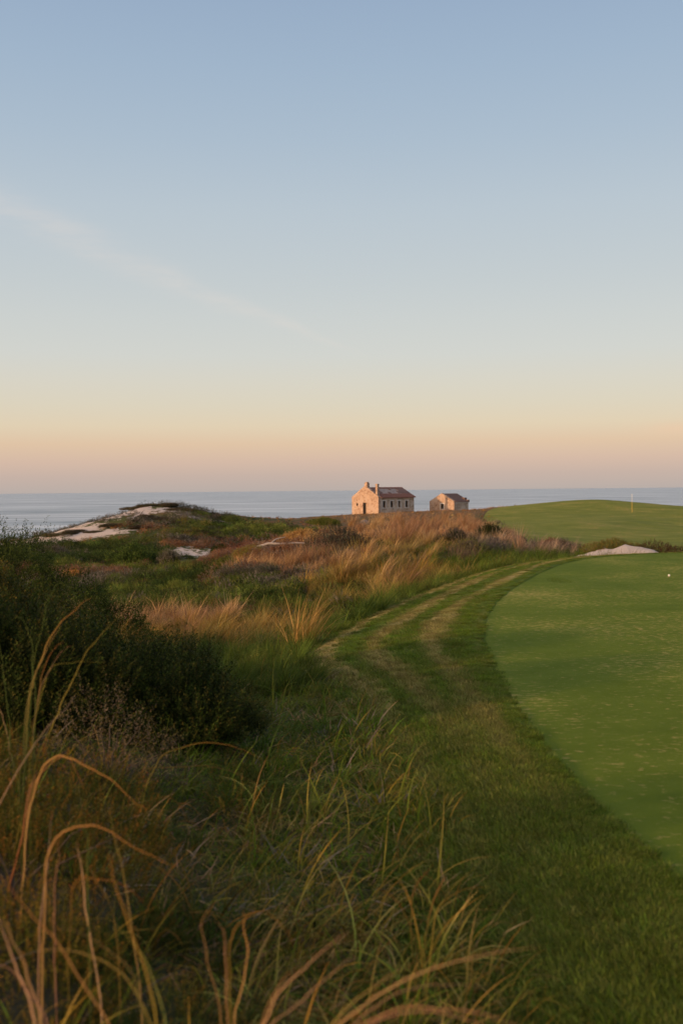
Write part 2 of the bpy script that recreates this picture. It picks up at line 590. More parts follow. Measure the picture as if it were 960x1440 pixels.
def fan_sheet(name, poly, mat, dz, zfun, rings=40, smooth=True):
    c = poly.mean(0)
    t = np.linspace(0, 1, rings) ** 1.3
    V = c[None, None] + (poly[None] - c[None, None]) * (1 - t)[:, None, None]
    V[-1] = c + (poly - c) * .002
    x, y = V[..., 0], V[..., 1]
    z = zfun(x, y) + dz
    n = poly.shape[0]
    I = np.arange(rings * n).reshape(rings, n)
    J = np.roll(I, -1, 1)
    Q = np.stack([I[:-1], J[:-1], J[1:], I[1:]], -1).reshape(-1, 4)
    V3 = np.stack([x, y, z], -1)
    # faces up
    a, b, d = V3.reshape(-1, 3)[Q[0][0]], V3.reshape(-1, 3)[Q[0][1]], V3.reshape(-1, 3)[Q[0][3]]
    if np.cross(b - a, d - a)[2] < 0:
        Q = Q[:, ::-1]
    return mesh_np(name, V3, Q, smooth=smooth), V3


me, _ = fan_sheet("putting_green", GREEN, M_GREEN, .0, lambda x, y: (fbm(x * .25, y * .25, 4) - .5) * .05 * sstep(0, 1.2, -poly_sd(x, y, GREEN).reshape(x.shape)))
o = link("putting_green", me, M_GREEN)
tag(o, kind='structure')

def fringe_dry(ac, arc, y):
    ph = fbm(arc * .11, ac * 0 + 1, 46) * 5 + fbm(arc * .5, ac * 0 + 4, 48) * 1.2
    v = .5 + .40 * np.sin(ac * 6.283 * 3.1 + ph) + .9 * (fbm(ac * 9, arc * .6, 45, 3) - .5) + .7 * (fbm(arc * .35, ac * 2.5, 47) - .5)
    v = sstep(.38, .78, v) * sstep(.0, .14, ac)
    return v * (sstep(3, 10.5, y) * .70 + .28)


ARC = np.concatenate([[0], np.cumsum(np.hypot(*np.diff(GREEN, axis=0).T))])


def arc_at(x, y):
    k = np.zeros(len(x), int)
    for i in range(0, len(x), 2000):
        k[i:i + 2000] = np.argmin((x[i:i + 2000, None] - GREEN[None, :, 0]) ** 2 + (y[i:i + 2000, None] - GREEN[None, :, 1]) ** 2, 1)
    return ARC[k]


# fringe: ribbon from the green's edge to the rough
nf = 64
G2 = GREEN
out = []
for p in G2:  # nearest fringe point in arc order
    out.append(p)
# sample fringe by matching closest point with monotone smoothing
FR = catmull(FRINGE[::7], 40)
idx = np.array([np.argmin(((FR - p) ** 2).sum(1)) for p in G2])
m_ = len(FR)
un = np.unwrap(idx / m_ * 2 * math.pi)
k = 9
un2 = np.convolve(np.concatenate([un[-k:] - np.sign(un[-1] - un[0]) * 2 * math.pi, un, un[:k] + np.sign(un[-1] - un[0]) * 2 * math.pi]), np.ones(2 * k + 1) / (2 * k + 1), 'valid')
fi = (np.round(un2 / (2 * math.pi) * m_).astype(int)) % m_
OUT = FR[fi]
t = np.linspace(-.02, 1.06, nf)[:, None, None]
V = G2[None] * (1 - t) + OUT[None] * t
x, y = V[..., 0], V[..., 1]
z = height(x, y, True) + .008 * sstep(0, .05, t[..., 0]) + 0.004 + (fbm(x * 5, y * 5, 8) - .5) * .02
z[0] -= .014
n = len(G2)
I = np.arange(nf * n).reshape(nf, n)
J = np.roll(I, -1, 1)
Q = np.stack([I[:-1], J[:-1], J[1:], I[1:]], -1).reshape(-1, 4)
V3 = np.stack([x, y, z], -1)
W3 = V3.reshape(-1, 3)
if np.cross(W3[Q[5][1]] - W3[Q[5][0]], W3[Q[5][3]] - W3[Q[5][0]])[2] < 0:
    Q = Q[:, ::-1]
across = np.broadcast_to(t[..., 0], x.shape)
dryv = fringe_dry(across, np.broadcast_to(ARC[None], x.shape), y)
o = link("mown_fringe", mesh_np("mown_fringe", V3, Q, attrs={"across": across, "dry": dryv}, smooth=True), M_FRINGE)
tag(o, kind='structure')

me, _ = fan_sheet("fairway", FAIR, M_FAIR, .03, lambda x, y: height(x, y), rings=70)
o = link("fairway", me, M_FAIR)
tag(o, kind='structure')

# sea
yy = np.concatenate([np.linspace(100, 600, 12), np.geomspace(700, 40000, 40)])
xx = np.concatenate([-np.geomspace(40000, 100, 30), np.linspace(-80, 80, 5), np.geomspace(100, 40000, 30)])
SX, SY = np.meshgrid(xx, yy)
I = np.arange(SX.size).reshape(SX.shape)
Q = np.stack([I[:-1, :-1], I[:-1, 1:], I[1:, 1:], I[1:, :-1]], -1).reshape(-1, 4)
o = link("sea", mesh_np("sea", np.stack([SX, SY, np.full(SX.shape, -12.0)], -1), Q), M_SEA)
tag(o, kind='structure')

# ------------------------------------------------------------------ blades and leaves
def rnd(a, b, n):
    return RNG.uniform(a, b, n)


def blades(base, az, lean, L, W, curve, segs, cA, cB, p=1.0, twist=None):
    """arched flat blades: vertices, quads, colour"""
    n = len(base)
    t = np.linspace(0, 1, segs + 1)
    tm = (t[:-1] + t[1:]) / 2
    ang = lean[:, None] + curve[:, None] * tm[None]
    dh = np.stack([np.cos(az), np.sin(az)], -1)
    ds = (L / segs)[:, None]
    inc = np.concatenate([np.sin(ang)[..., None] * dh[:, None, :], np.cos(ang)[..., None]], -1) * ds[..., None]
    C = np.concatenate([base[:, None], base[:, None] + np.cumsum(inc, 1)], 1)
    tw = rnd(-.9, .9, n) if twist is None else twist
    sx = np.stack([-np.sin(az + tw), np.cos(az + tw), 0 * az], -1)
    w = W[:, None] * .5 * np.clip(1.02 - t ** 1.7, .06, 1)[None]
    V = np.stack([C - sx[:, None] * w[..., None], C + sx[:, None] * w[..., None]], 2)  # n,seg+1,2,3
    i0 = (np.arange(n) * (segs + 1) * 2)[:, None] + np.arange(segs)[None] * 2
    Q = np.stack([i0, i0 + 1, i0 + 3, i0 + 2], -1).reshape(-1, 4)
    f = (t ** p)[None, :, None, None]
    col = cA[:, None, None, :] * (1 - f) + cB[:, None, None, :] * f
    col = np.broadcast_to(col, V.shape)
    return V.reshape(-1, 3), Q, col.reshape(-1, 3)


def join(parts):
    Vs, Qs, Cs, k = [], [], [], 0
    for V, Q, C in parts:
        Vs.append(V)
        Qs.append(Q + k)
        Cs.append(C)
        k += len(V)
    return np.concatenate(Vs), np.concatenate(Qs), np.concatenate(Cs)


def pal(n, cols, jit=.18):
    c = np.array(cols, float)[RNG.integers(0, len(cols), n)]
    return c * (1 + RNG.normal(0, jit, (n, 1)))


TAWNY = [(.42, .25, .085), (.48, .30, .12), (.36, .19, .055)]
PINK = [(.42, .27, .17), (.38, .23, .13), (.48, .33, .22)]
ORANGE = [(.50, .22, .045), (.44, .17, .035), (.54, .28, .08)]
GRASS = [(.075, .115, .016), (.105, .14, .02), (.06, .10, .016)]
OLIVE = [(.16, .17, .032), (.13, .145, .028), (.19, .175, .038)]
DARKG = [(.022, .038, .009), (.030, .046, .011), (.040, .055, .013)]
GREEN_L = [(.085, .125, .018), (.12, .155, .026), (.065, .10, .015)]
GREY = [(.17, .14, .11), (.23, .19, .15), (.13, .11, .085)]
RUST = [(.22, .085, .03), (.28, .12, .045), (.17, .07, .03)]
OCHRE = [(.17, .11, .02), (.14, .11, .02), (.10, .09, .016)]
WIND = -.25  # blades lean this way (rad from +x)


def tuft_mesh(name, n, h, spread, W, cA, cB, wind=.6, droop=1.5, p=1.2, segs=5):
    r = spread * np.sqrt(rnd(0, 1, n))
    a = rnd(0, 2 * math.pi, n)
    base = np.stack([r * np.cos(a), r * np.sin(a), np.full(n, -.03)], -1)
    az = np.where(rnd(0, 1, n) < wind, WIND + RNG.normal(0, .6, n), a + RNG.normal(0, .5, n))
    L = h * rnd(.55, 1.25, n)
    V, Q, C = blades(base, az, np.abs(RNG.normal(.15, .15, n)), L, W * rnd(.7, 1.3, n), rnd(.25, 1, n) * droop, segs, pal(n, cA), pal(n, cB), p)
    return mesh_np(name, V, Q, C)


def sprigs(P, D, L, m, nl, nw, cols, tipcols=None, spread=.8):
    """needle sprigs: P (n,3) base, D unit dir, L (n) length; m needles each"""
    n = len(P)
    s = np.tile(np.linspace(.1, 1, m), (n, 1)) + rnd(-.04, .04, (n, m))
    up = np.tile(np.array([.31, .17, .93]), (n, 1))
    u = np.cross(D, up)
    u /= np.linalg.norm(u, axis=1, keepdims=True) + 1e-9
    v = np.cross(D, u)
    ph = np.arange(m)[None] * 2.4 + rnd(0, 6.28, (n, 1))
    rad = np.cos(ph)[..., None] * u[:, None] + np.sin(ph)[..., None] * v[:, None]
    B = P[:, None] + D[:, None] * (s * L[:, None])[..., None]
    nd = D[:, None] * (1 - .35 * spread) + rad * spread
    nd /= np.linalg.norm(nd, axis=-1, keepdims=True)
    ln = nl * rnd(.7, 1.3, (n, m))[..., None] * (1.15 - .5 * s[..., None])
    sd = np.cross(nd, D[:, None] + .01)
    sd /= np.linalg.norm(sd, axis=-1, keepdims=True) + 1e-9
    T = B + nd * ln
    Mi = B + nd * ln * .5
    V = np.stack([B, Mi + sd * nw * .5, T, Mi - sd * nw * .5], 2).reshape(-1, 3)
    Q = np.arange(n * m * 4).reshape(-1, 4)
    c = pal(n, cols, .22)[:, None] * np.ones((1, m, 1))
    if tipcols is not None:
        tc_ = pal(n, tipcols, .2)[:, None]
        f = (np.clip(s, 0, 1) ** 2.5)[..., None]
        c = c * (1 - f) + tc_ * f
    c = np.repeat(c.reshape(-1, 3), 4, 0)
    return V, Q, c


def dome_points(lobes, n, inner=.3, seed=0):
    """points + outward normals on a union of half-buried ellipsoids"""
    Ls = np.array(lobes, float)
    area = Ls[:, 3] * Ls[:, 4] + Ls[:, 3] * Ls[:, 5] + Ls[:, 4] * Ls[:, 5]
    w = area / area.sum()
    P, D = [], []
    k = RNG.choice(len(Ls), n * 3, p=w)
    d = RNG.normal(0, 1, (n * 3, 3))
    d[:, 2] = np.abs(d[:, 2]) * 1.0 - .25
    d /= np.linalg.norm(d, axis=1, keepdims=True)
    r = np.where(rnd(0, 1, n * 3) < inner, rnd(.45, .85, n * 3), rnd(.86, 1.06, n * 3))
    bump = 1 + .34 * (fbm(d[:, 0] * 2.5 + k * 7 + 50, d[:, 1] * 2.5 + d[:, 2] * 2 + 50, 40 + seed) - .5) * 2
    p = Ls[k, :3] + d * Ls[k, 3:] * (r * bump)[:, None]
    ok = np.ones(len(p), bool)
    for i in range(len(Ls)):
        q = ((p - Ls[i, :3]) / Ls[i, 3:])
        ok &= ~(((q ** 2).sum(1) < .55) & (k != i))
    ok &= p[:, 2] > -.05
    ok &= (fbm(d[:, 0] * 4 + k * 5 + 80, d[:, 1] * 4 + d[:, 2] * 3 + 80, 60 + seed) > .34) | (r < .8)
    nrm = d / Ls[k, 3:]
    nrm /= np.linalg.norm(nrm, axis=1, keepdims=True)
    return p[ok][:n], nrm[ok][:n]


def tube(pts, r0, r1, sides=5):
    P = np.array(pts, float)
    n = len(P)
    T = np.gradient(P, axis=0)
    T /= np.linalg.norm(T, axis=1, keepdims=True) + 1e-9
    ref = np.array([.2, .9, .3])
    U = np.cross(T, ref)
    U /= np.linalg.norm(U, axis=1, keepdims=True) + 1e-9
    Wv = np.cross(T, U)
    r = np.linspace(r0, r1, n)[:, None, None]
    a = np.linspace(0, 2 * math.pi, sides, endpoint=False)
    V = P[:, None] + r * (np.cos(a)[None, :, None] * U[:, None] + np.sin(a)[None, :, None] * Wv[:, None])
    I = np.arange(n * sides).reshape(n, sides)
    J = np.roll(I, -1, 1)
    Q = np.stack([I[:-1], J[:-1], J[1:], I[1:]], -1).reshape(-1, 4)
    return V.reshape(-1, 3), Q


def branch_mesh(name, lobes, n, r=.02):
    Vs, Qs, k = [], [], 0
    for i in range(n):
        l = lobes[i % len(lobes)]
        d = RNG.normal(0, 1, 3)
        d[2] = abs(d[2])
        d /= np.linalg.norm(d)
        e = np.array(l[:3]) + d * np.array(l[3:]) * RNG.uniform(.5, .92)
        st = np.array([RNG.normal(0, r * .3), RNG.normal(0, r * .3), -.08])
        pts = [st + (e - st) * np.array([q ** 1.4, q ** 1.4, q ** .8]) + RNG.normal(0, .025, 3) * e[2] * (q > 0) for q in np.linspace(0, 1, 6)]
        V, Q = tube(pts, r, r * .25, 4)
        Vs.append(V)
        Qs.append(Q + k)
        k += len(V)
    return mesh_np(name, np.concatenate(Vs), np.concatenate(Qs), smooth=True)


def shrub_mesh(name, lobes, n, sl, m, nl, nw, cols, tips=None, up=.5, inner=.3, seed=0, spread=.8):
    P, D = dome_points(lobes, n, inner, seed)
    D = D + np.array([0, 0, up]) + RNG.normal(0, .25, D.shape)
    D /= np.linalg.norm(D, axis=1, keepdims=True)
    L = sl * rnd(.6, 1.3, len(P))
    P = P - D * (L * .5)[:, None]
    V, Q, C = sprigs(P, D, L, m, nl, nw, cols, tips, spread)
    return mesh_np(name, V, Q, C)


def shrub(name, loc, lobes, n, sl, m, nl, nw, cols, tips, label, cat='shrub', group=None, up=.5, br=None, seed=0, inner=.3, spread=.8):
    root = empty(name, loc)
    tag(root, label, cat, group)
    link("foliage", shrub_mesh("foliage", lobes, n, sl, m, nl, nw, cols, tips, up, inner, seed, spread), M_LEAF, root)
    L = np.array(lobes)
    h = (L[:, 2] + L[:, 5]).max()
    link("branch", branch_mesh("branch", lobes, br or 7, max(.004, h * .014)), M_BARK, root)
    return root


# ------------------------------------------------------------------ scatter of ground cover (stuff)
SRC = bpy.data.collections.new("sources")


def source(name, me):
    o = bpy.data.objects.new(name, me)
    me.materials.append(M_LEAFI)
    return o


def scatter(name, P, rot, scl, idx, za, zb, sources, label=None):
    me = bpy.data.meshes.new(name)
    n = len(P)
    me.vertices.add(n)
    me.vertices.foreach_set("co", np.asarray(P, np.float32).ravel())
    for nm, typ, key, v in (("rot", 'FLOAT_VECTOR', 'vector', rot), ("scl", 'FLOAT_VECTOR', 'vector', scl)):
        a = me.attributes.new(nm, typ, 'POINT')
        a.data.foreach_set(key, np.asarray(v, np.float32).ravel())
    a = me.attributes.new("idx", 'INT', 'POINT')
    a.data.foreach_set("value", np.asarray(idx, np.int32))
    for nm, v in (("zone_a", za), ("zone_b", zb)):
        a = me.attributes.new(nm, 'FLOAT_COLOR', 'POINT')
        c = np.ones((n, 4), np.float32)
        c[:, :3] = v
        a.data.foreach_set("color", c.ravel())
    me.materials.append(M_LEAFI)
    o = bpy.data.objects.new(name, me)
    COL.objects.link(o)
    c = bpy.data.collections.new(name + "_sources")
    for s in sources:
        c.objects.link(s)
    ng = bpy.data.node_groups.new(name, 'GeometryNodeTree')
    ng.interface.new_socket("Geometry", in_out='INPUT', socket_type='NodeSocketGeometry')
    ng.interface.new_socket("Geometry", in_out='OUTPUT', socket_type='NodeSocketGeometry')
    gi = ng.nodes.new('NodeGroupInput')
    go = ng.nodes.new('NodeGroupOutput')
    ip = ng.nodes.new('GeometryNodeInstanceOnPoints')
    ci = ng.nodes.new('GeometryNodeCollectionInfo')
    ci.inputs['Collection'].default_value = c
    ci.inputs['Separate Children'].default_value = True
    ci.inputs['Reset Children'].default_value = True

    def na(nm, typ):
        x = ng.nodes.new('GeometryNodeInputNamedAttribute')
        x.data_type = typ
        x.inputs['Name'].default_value = nm
        return x.outputs['Attribute']
    ng.links.new(gi.outputs[0], ip.inputs['Points'])
    ng.links.new(ci.outputs[0], ip.inputs['Instance'])
    ip.inputs['Pick Instance'].default_value = True
    ng.links.new(na('idx', 'INT'), ip.inputs['Instance Index'])
    ng.links.new(na('rot', 'FLOAT_VECTOR'), ip.inputs['Rotation'])
    ng.links.new(na('scl', 'FLOAT_VECTOR'), ip.inputs['Scale'])
    ng.links.new(ip.outputs[0], go.inputs[0])
    md = o.modifiers.new("scatter", 'NODES')
    md.node_group = ng
    tag(o, label, None, None, 'stuff')
    return o


def wcol(n, tip=.5, jit=.2):
    """mix/value pair for instanced sources: r = blend to zone_b, g = value/2"""
    return


def src_tuft(name, n, h, spread, W, wind=.6, droop=1.5, segs=4, p=1.2, mix0=0., mix1=1., lean=.15, up=-.03):
    r = spread * np.sqrt(rnd(0, 1, n))
    a = rnd(0, 2 * math.pi, n)
    base = np.stack([r * np.cos(a), r * np.sin(a), np.full(n, up)], -1)
    az = np.where(rnd(0, 1, n) < wind, WIND + RNG.normal(0, .9, n), a + RNG.normal(0, .5, n))
    g = np.clip(RNG.normal(.5, .12, n), .2, .9)
    b = rnd(0, 1, n)
    cA = np.stack([mix0 + .25 * b, g, g], -1)
    cB = np.stack([np.clip(mix1 - .55 * (1 - b), 0, 1), g, g], -1)
    V, Q, C = blades(base, az, np.abs(RNG.normal(lean, .18, n)), h * rnd(.5, 1.25, n), W * rnd(.7, 1.3, n), rnd(.25, 1, n) * droop, segs, cA, cB, p)
    return source(name, mesh_np(name, V, Q, C))


def src_heath(name, n, r, h, sl, m, nl, nw, up=.6):
    P, D = dome_points([(0, 0, 0, r, r, h), (r * .5, .3 * r, 0, r * .6, r * .6, h * .75), (-r * .5, .2 * r, 0, r * .6, r * .55, h * .8), (0, -r * .5, 0, r * .5, r * .6, h * .7)], n, .25)
    D = D + np.array([0, 0, up]) + RNG.normal(0, .3, D.shape)
    D /= np.linalg.norm(D, axis=1, keepdims=True)
    L = sl * rnd(.6, 1.3, len(P))
    V, Q, C = sprigs(P - D * (L * .5)[:, None], D, L, m, nl, nw, [(.1, .5, .5)])
    b = np.repeat(np.clip(rnd(-.4, 1, len(P)), 0, 1), m * 4)
    g = np.repeat(np.clip(RNG.normal(.5, .13, len(P)), .2, .9), m * 4)
    C = np.stack([b, g, g], -1)
    return source(name, mesh_np(name, V, Q, C))


# zones: what grows where (looked up from the photograph, laid on the terrain)
ZN = {  # kind weights: heath, tuft; size; colours
    'dark': ('heath', DARKG, GREEN_L, 1.0), 'green': ('heath', GREEN_L, OLIVE, .9), 'olive': ('heath', GREEN_L, OCHRE, .8), 'rust': ('heath', RUST, GREY, .8), 'grey': ('heath', GREY, DARKG, .9),
    'tawny': ('tuft', OLIVE, TAWNY, 1.0), 'pink': ('tuft', TAWNY, PINK, 1.0), 'lush': ('tuft', GRASS, GREEN_L + GRASS, .85), 'orange': ('tuft', OLIVE, ORANGE, .9), 'drygrey': ('tuft', GREY, PINK, .9), 'short': ('tuft', TAWNY, RUST, .35), 'bare': ('none', GREY, GREY, 0)}
SEEDS = [
    (60, 770, 'dark'), (150, 778, 'dark'), (200, 770, 'dark'), (100, 800, 'rust'), (150, 810, 'grey'), (200, 800, 'green'), (260, 800, 'green'), (320, 800, 'dark'), (300, 820, 'green'), (180, 840, 'dark'), (240, 840, 'green'), (350, 830, 'green'), (400, 830, 'green'),
    (320, 845, 'olive'), (430, 835, 'dark'), (260, 870, 'pink'), (300, 880, 'tawny'), (340, 900, 'orange'), (400, 880, 'tawny'), (430, 890, 'orange'), (450, 860, 'green'), (480, 850, 'olive'), (420, 910, 'lush'), (350, 935, 'lush'), (460, 900, 'lush'),
    (500, 870, 'lush'), (540, 860, 'lush'), (580, 835, 'lush'), (640, 800, 'lush'), (680, 790, 'lush'), (740, 780, 'lush'), (520, 840, 'tawny'), (560, 800, 'orange'), (530, 810, 'tawny'), (590, 800, 'lush'), (610, 780, 'green'), (640, 780, 'drygrey'),
    (700, 770, 'drygrey'), (760, 770, 'drygrey'), (800, 768, 'grey'), (660, 765, 'grey'), (690, 755, 'drygrey'), (620, 755, 'pink'), (560, 760, 'tawny'), (580, 745, 'pink'), (540, 745, 'pink'), (500, 745, 'pink'), (640, 738, 'pink'), (560, 775, 'tawny'), (600, 765, 'tawny'),
    (470, 760, 'rust'), (490, 770, 'dark'), (450, 770, 'rust'), (430, 755, 'rust'), (400, 760, 'rust'), (420, 785, 'pink'), (450, 795, 'pink'), (400, 800, 'grey'), (440, 810, 'grey'), (380, 785, 'rust'), (360, 795, 'rust'), (340, 780, 'rust'), (330, 765, 'rust'), (500, 790, 'pink'), (510, 800, 'olive'),
    (290, 760, 'grey'), (250, 765, 'rust'), (230, 755, 'olive'), (280, 740, 'olive'), (330, 745, 'green'), (370, 745, 'green'), (400, 750, 'green'), (430, 745, 'short'), (350, 755, 'green'), (250, 725, 'grey'), (290, 730, 'green'), (230, 735, 'grey'), (180, 750, 'olive'), (210, 745, 'olive'),
    (480, 735, 'short'), (520, 730, 'short'), (450, 740, 'short'), (600, 727, 'short'), (640, 722, 'short'), (560, 728, 'short'), (690, 716, 'short'), (150, 740, 'short'), (185, 745, 'rust'), (95, 752, 'short'),
]
SW = []
for px, py, kd in SEEDS:
    p = hit(px, py, lift=.18)
    SW.append((p[0], p[1], kd))
SXY = np.array([(s[0], s[1]) for s in SW])
SK = np.array([s[2] for s in SW])


def zone(x, y):
    """kind at world points: nearest seed, distances measured relative to range so that zones keep their look with distance"""
    r = np.hypot(x, y)
    jx = x + (fbm(x * .5, y * .5, 61) - .5) * .16 * r
    jy = y * (1 + (fbm(x * .4, y * .3, 63) - .5) * .35)
    a = np.stack([jx / (y + 4), np.log(y + 4) * 1.1], -1)
    b = np.stack([SXY[:, 0] / (SXY[:, 1] + 4), np.log(SXY[:, 1] + 4) * 1.1], -1)
    d = ((a[:, None] - b[None]) ** 2).sum(-1)
    return SK[np.argmin(d, 1)]


def free_ground(x, y, m_fr=.12, m_fa=.6):
    ok = (poly_sd(x, y, FRINGE) > m_fr) & (poly_sd(x, y, FAIR) > np.where(y > 60, rnd(-1.6, .5, len(x)), m_fa))
    return ok


def sand_at(x, y):
    return blobs(x, y, SANDS)


# candidates over the wedge the picture can see (and a margin either side), denser near
def candidates(n, y0, y1, half=.46):
    u = rnd(0, 1, n)
    y = y0 * (y1 / y0) ** u
    x = rnd(-half, half, n) * (y + 3)
    return x, y


heaths = [src_heath("heath_clump_a", 170, .34, .30, .10, 9, .035, .014), src_heath("heath_clump_b", 170, .30, .38, .12, 9, .03, .012), src_heath("heath_clump_c", 130, .42, .22, .10, 9, .035, .016)]
tufts_s = [src_tuft("tuft_a", 90, .6, .14, .009), src_tuft("tuft_b", 80, .75, .12, .009, .75, 1.7), src_tuft("tuft_c", 110, .42, .2, .008, .4, 1.2)]

x, y = candidates(22000, 9.5, 168)
ok = free_ground(x, y) & (np.hypot(x + 2, y - 7) > 2.0)
# keep the lawn side clear: beyond the fringe to the right there is fairway, thin the far scatter
s_ = sand_at(x, y)
ok &= ~((np.abs(x - 10.7) < 2.2) & (y > 31) & (y < 38.5))
ok &= ~(blobs(x, y, [(-9.3, 58, 2.6, 9, 1)]) > .6)
ok &= rnd(0, 1, len(x)) > np.clip(s_ * 3 - .6, 0, .95)
ok &= height(x, y) > -6
x, y, s_ = x[ok], y[ok], s_[ok]
zk = zone(x, y)
z = height(x, y)
sw_ = rnd(0, 1, len(zk))
sw2 = rnd(0, 1, len(zk))
zk = np.where((sw2 < .16) & (y > 14) & np.isin(zk, ['green', 'olive', 'dark']), np.array(['rust', 'olive', 'grey', 'dark'])[RNG.integers(0, 4, len(zk))], zk)
zk = np.where((sw_ < .12) & (y > 14), np.where(zk == 'tawny', 'olive', np.where(zk == 'green', 'dark', np.where(zk == 'olive', 'tawny', np.where(zk == 'orange', 'lush', np.where(zk == 'pink', 'grey', zk))))), zk)
zk = np.where((poly_sd(x, y, FRINGE) < 1.7 + 1.2 * fbm(x * .5, y * .5, 52)) & (y > 11) & (y < 31), np.where(rnd(0, 1, len(zk)) < .35, 'green', 'lush'), zk)
isH = np.array([ZN[k][0] == 'heath' for k in zk])
isT = np.array([ZN[k][0] == 'tuft' for k in zk])
sz = np.array([ZN[k][3] for k in zk]) * np.where(s_ > .4, .45, 1)


def colours(kinds, which):
    out = np.zeros((len(kinds), 3))
    for k in set(kinds):
        mk = kinds == k
        out[mk] = pal(mk.sum(), ZN[k][which], .28)
    return np.clip(out, .004, .7)


def do_scatter(name, mk, srcs, grow, base_s, label):
    xs, ys, zs, ks = x[mk], y[mk], z[mk], zk[mk]
    n = len(xs)
    r = np.hypot(xs, ys)
    s = base_s * sz[mk] * np.exp(np.clip(RNG.normal(0, .30, n), -.7, .5)) * (.55 + .45 * sstep(11, 32, r)) * (1 + grow * sstep(15, 110, r))
    rot = np.stack([RNG.normal(0, .14, n), RNG.normal(0, .14, n), rnd(-1.2, 1.2, n) if 'grass' in name else rnd(0, 6.28, n)], -1)
    sc = np.stack([s * (1 + .5 * sstep(20, 100, r)), s * (1 + .5 * sstep(20, 100, r)), s], -1)
    return scatter(name, np.stack([xs, ys, zs - .02], -1), rot, sc, RNG.integers(0, len(srcs), n), colours(ks, 1), colours(ks, 2), srcs, label)


do_scatter("ground_cover", isH, heaths, .9, .85, "low heath and scrub carpeting the dune hollow")
do_scatter("dune_grass", isT, tufts_s, .25, .85, "dry grass growing over the dunes and the ridge")

# foreground rough
f_src = [src_tuft("rough_a", 26, .27, .10, .0075, .18, 2.8, 6, lean=.3), src_tuft("rough_b", 18, .36, .09, .0085, .25, 3.0, 7, lean=.3), src_tuft("rough_c", 44, .17, .12, .0065, .15, 2.2, 4, lean=.35),
         src_tuft("rough_d", 9, .46, .07, .009, .3, 2.7, 7, lean=.3), src_heath("rough_e_low_heath", 90, .13, .15, .07, 14, .012, .0055, 1.0), src_tuft("rough_f_litter", 26, .20, .16, .007, 0, .35, 3, lean=1.35, up=.015)]
n = 8500
y = np.concatenate([1.3 * (13.5 / 1.3) ** rnd(0, 1, n), rnd(6.5, 14.5, 3500)])
n = len(y)
x = rnd(-1, 1, n) * (.46 * y + .8)
d_ = poly_sd(x, y, FRINGE)
ok = (d_ > .02 + .40 * (fbm(x * 2.5, y * 2.5, 93) - .5)) & (x < 3)
# the low bushes stand clear of the grass
ok &= (np.hypot((x + 1.28) / .42, (y - 3.65) / .45) > 1) & (np.hypot((x + 1.0) / .24, (y - 3.0) / .26) > 1) & (np.hypot((x + .55) / .2, (y - 3.05) / .22) > 1)
# open litter patches between the tufts on the left
op = fbm(x * 1.6, y * 1.6, 91)
ok &= (op > .42) | (rnd(0, 1, n) < .22) | (d_ < 1.3)
x, y, d_, op = x[ok], y[ok], d_[ok], op[ok]
n = len(x)
z = height(x, y)
warm = np.clip(sstep(8, 3.6, y) * (.42 + .75 * fbm(x * 1.3, y * 1.3, 95)) + .12, 0, 1)
edge = sstep(.35, .0, d_)
pick = RNG.choice(4, n, p=[.38, .20, .36, .06])
hz = (fbm(x * 1.9, y * 1.4, 97) > .45 + .10 * sstep(-1.2, .5, x)) & (rnd(0, 1, n) < .62) & (d_ > .9)
pick = np.where(hz, 4, pick)
pick = np.where((rnd(0, 1, n) < .16), 5, pick)
za = pal(n, [(.08, .155, .010), (.115, .20, .014), (.06, .115, .010), (.17, .20, .022)], .3)
zb = np.where((rnd(0, 1, n) < warm * .8)[:, None], pal(n, ORANGE + TAWNY), pal(n, OLIVE + GRASS))
zb[pick == 5] = pal((pick == 5).sum(), PINK + GREY)
za[pick == 5] = pal((pick == 5).sum(), GREY + TAWNY)
zb[pick == 4] = pal((pick == 4).sum(), OCHRE + [(.10, .16, .02), (.26, .14, .025)])
za[pick == 4] = pal((pick == 4).sum(), [(.06, .10, .012), (.05, .075, .012)])
s = rnd(.5, 1.1, n) * (.75 + .5 * fbm(x * .9, y * .9, 99)) * (1 - .42 * edge * sstep(6, 4, y) - .15 * edge)
rot = np.stack([RNG.normal(0, .15, n), RNG.normal(0, .15, n), rnd(-1.2, 1.2, n)], -1)
scatter("rough_grass", np.stack([x, y, z - .01], -1), rot, np.stack([s, s, s], -1), pick, np.clip(za, .004, .7), np.clip(zb, .004, .7), f_src,
        "long rough grass tangled in front of the mown strip")

# short blades standing in the mown fringe
def src_patch(name, n, h, r, W):
    return src_tuft(name, n, h, r, W, .2, 1.2, 2)


p_src = [src_patch("turf_a", 150, .045, .10, .004), src_patch("turf_b", 130, .055, .10, .0045), src_patch("turf_c", 110, .035, .10, .004)]
n = 46000
y = 1.6 * (30 / 1.6) ** rnd(0, 1, n)
x = rnd(-.6, 1, n) * 1.0 + rnd(0, 1, n) * np.maximum(2.4, .36 * y + .4)
dI, dO = poly_sd(x, y, GREEN), poly_sd(x, y, FRINGE)
ok = (dI > -.02 + .06 * fbm(x * 4, y * 4, 13)) & (dO < .35)
x, y, dI, dO = x[ok], y[ok], dI[ok], dO[ok]
n = len(x)
z = height(x, y) + .018
ac = dI / (dI - dO + 1e-6)
dr = np.clip(fringe_dry(ac, arc_at(x, y), y) * rnd(.7, 1.1, n), 0, 1)
za = pal(n, [(.05, .10, .010), (.065, .12, .012), (.04, .085, .010)]) * (1 - .6 * dr[:, None]) + .6 * dr[:, None] * np.array([.2, .17, .05])
zb = pal(n, [(.13, .205, .018), (.17, .23, .03), (.23, .24, .06)]) * (1 - dr[:, None]) + pal(n, [(.38, .30, .12), (.32, .28, .09)]) * dr[:, None]
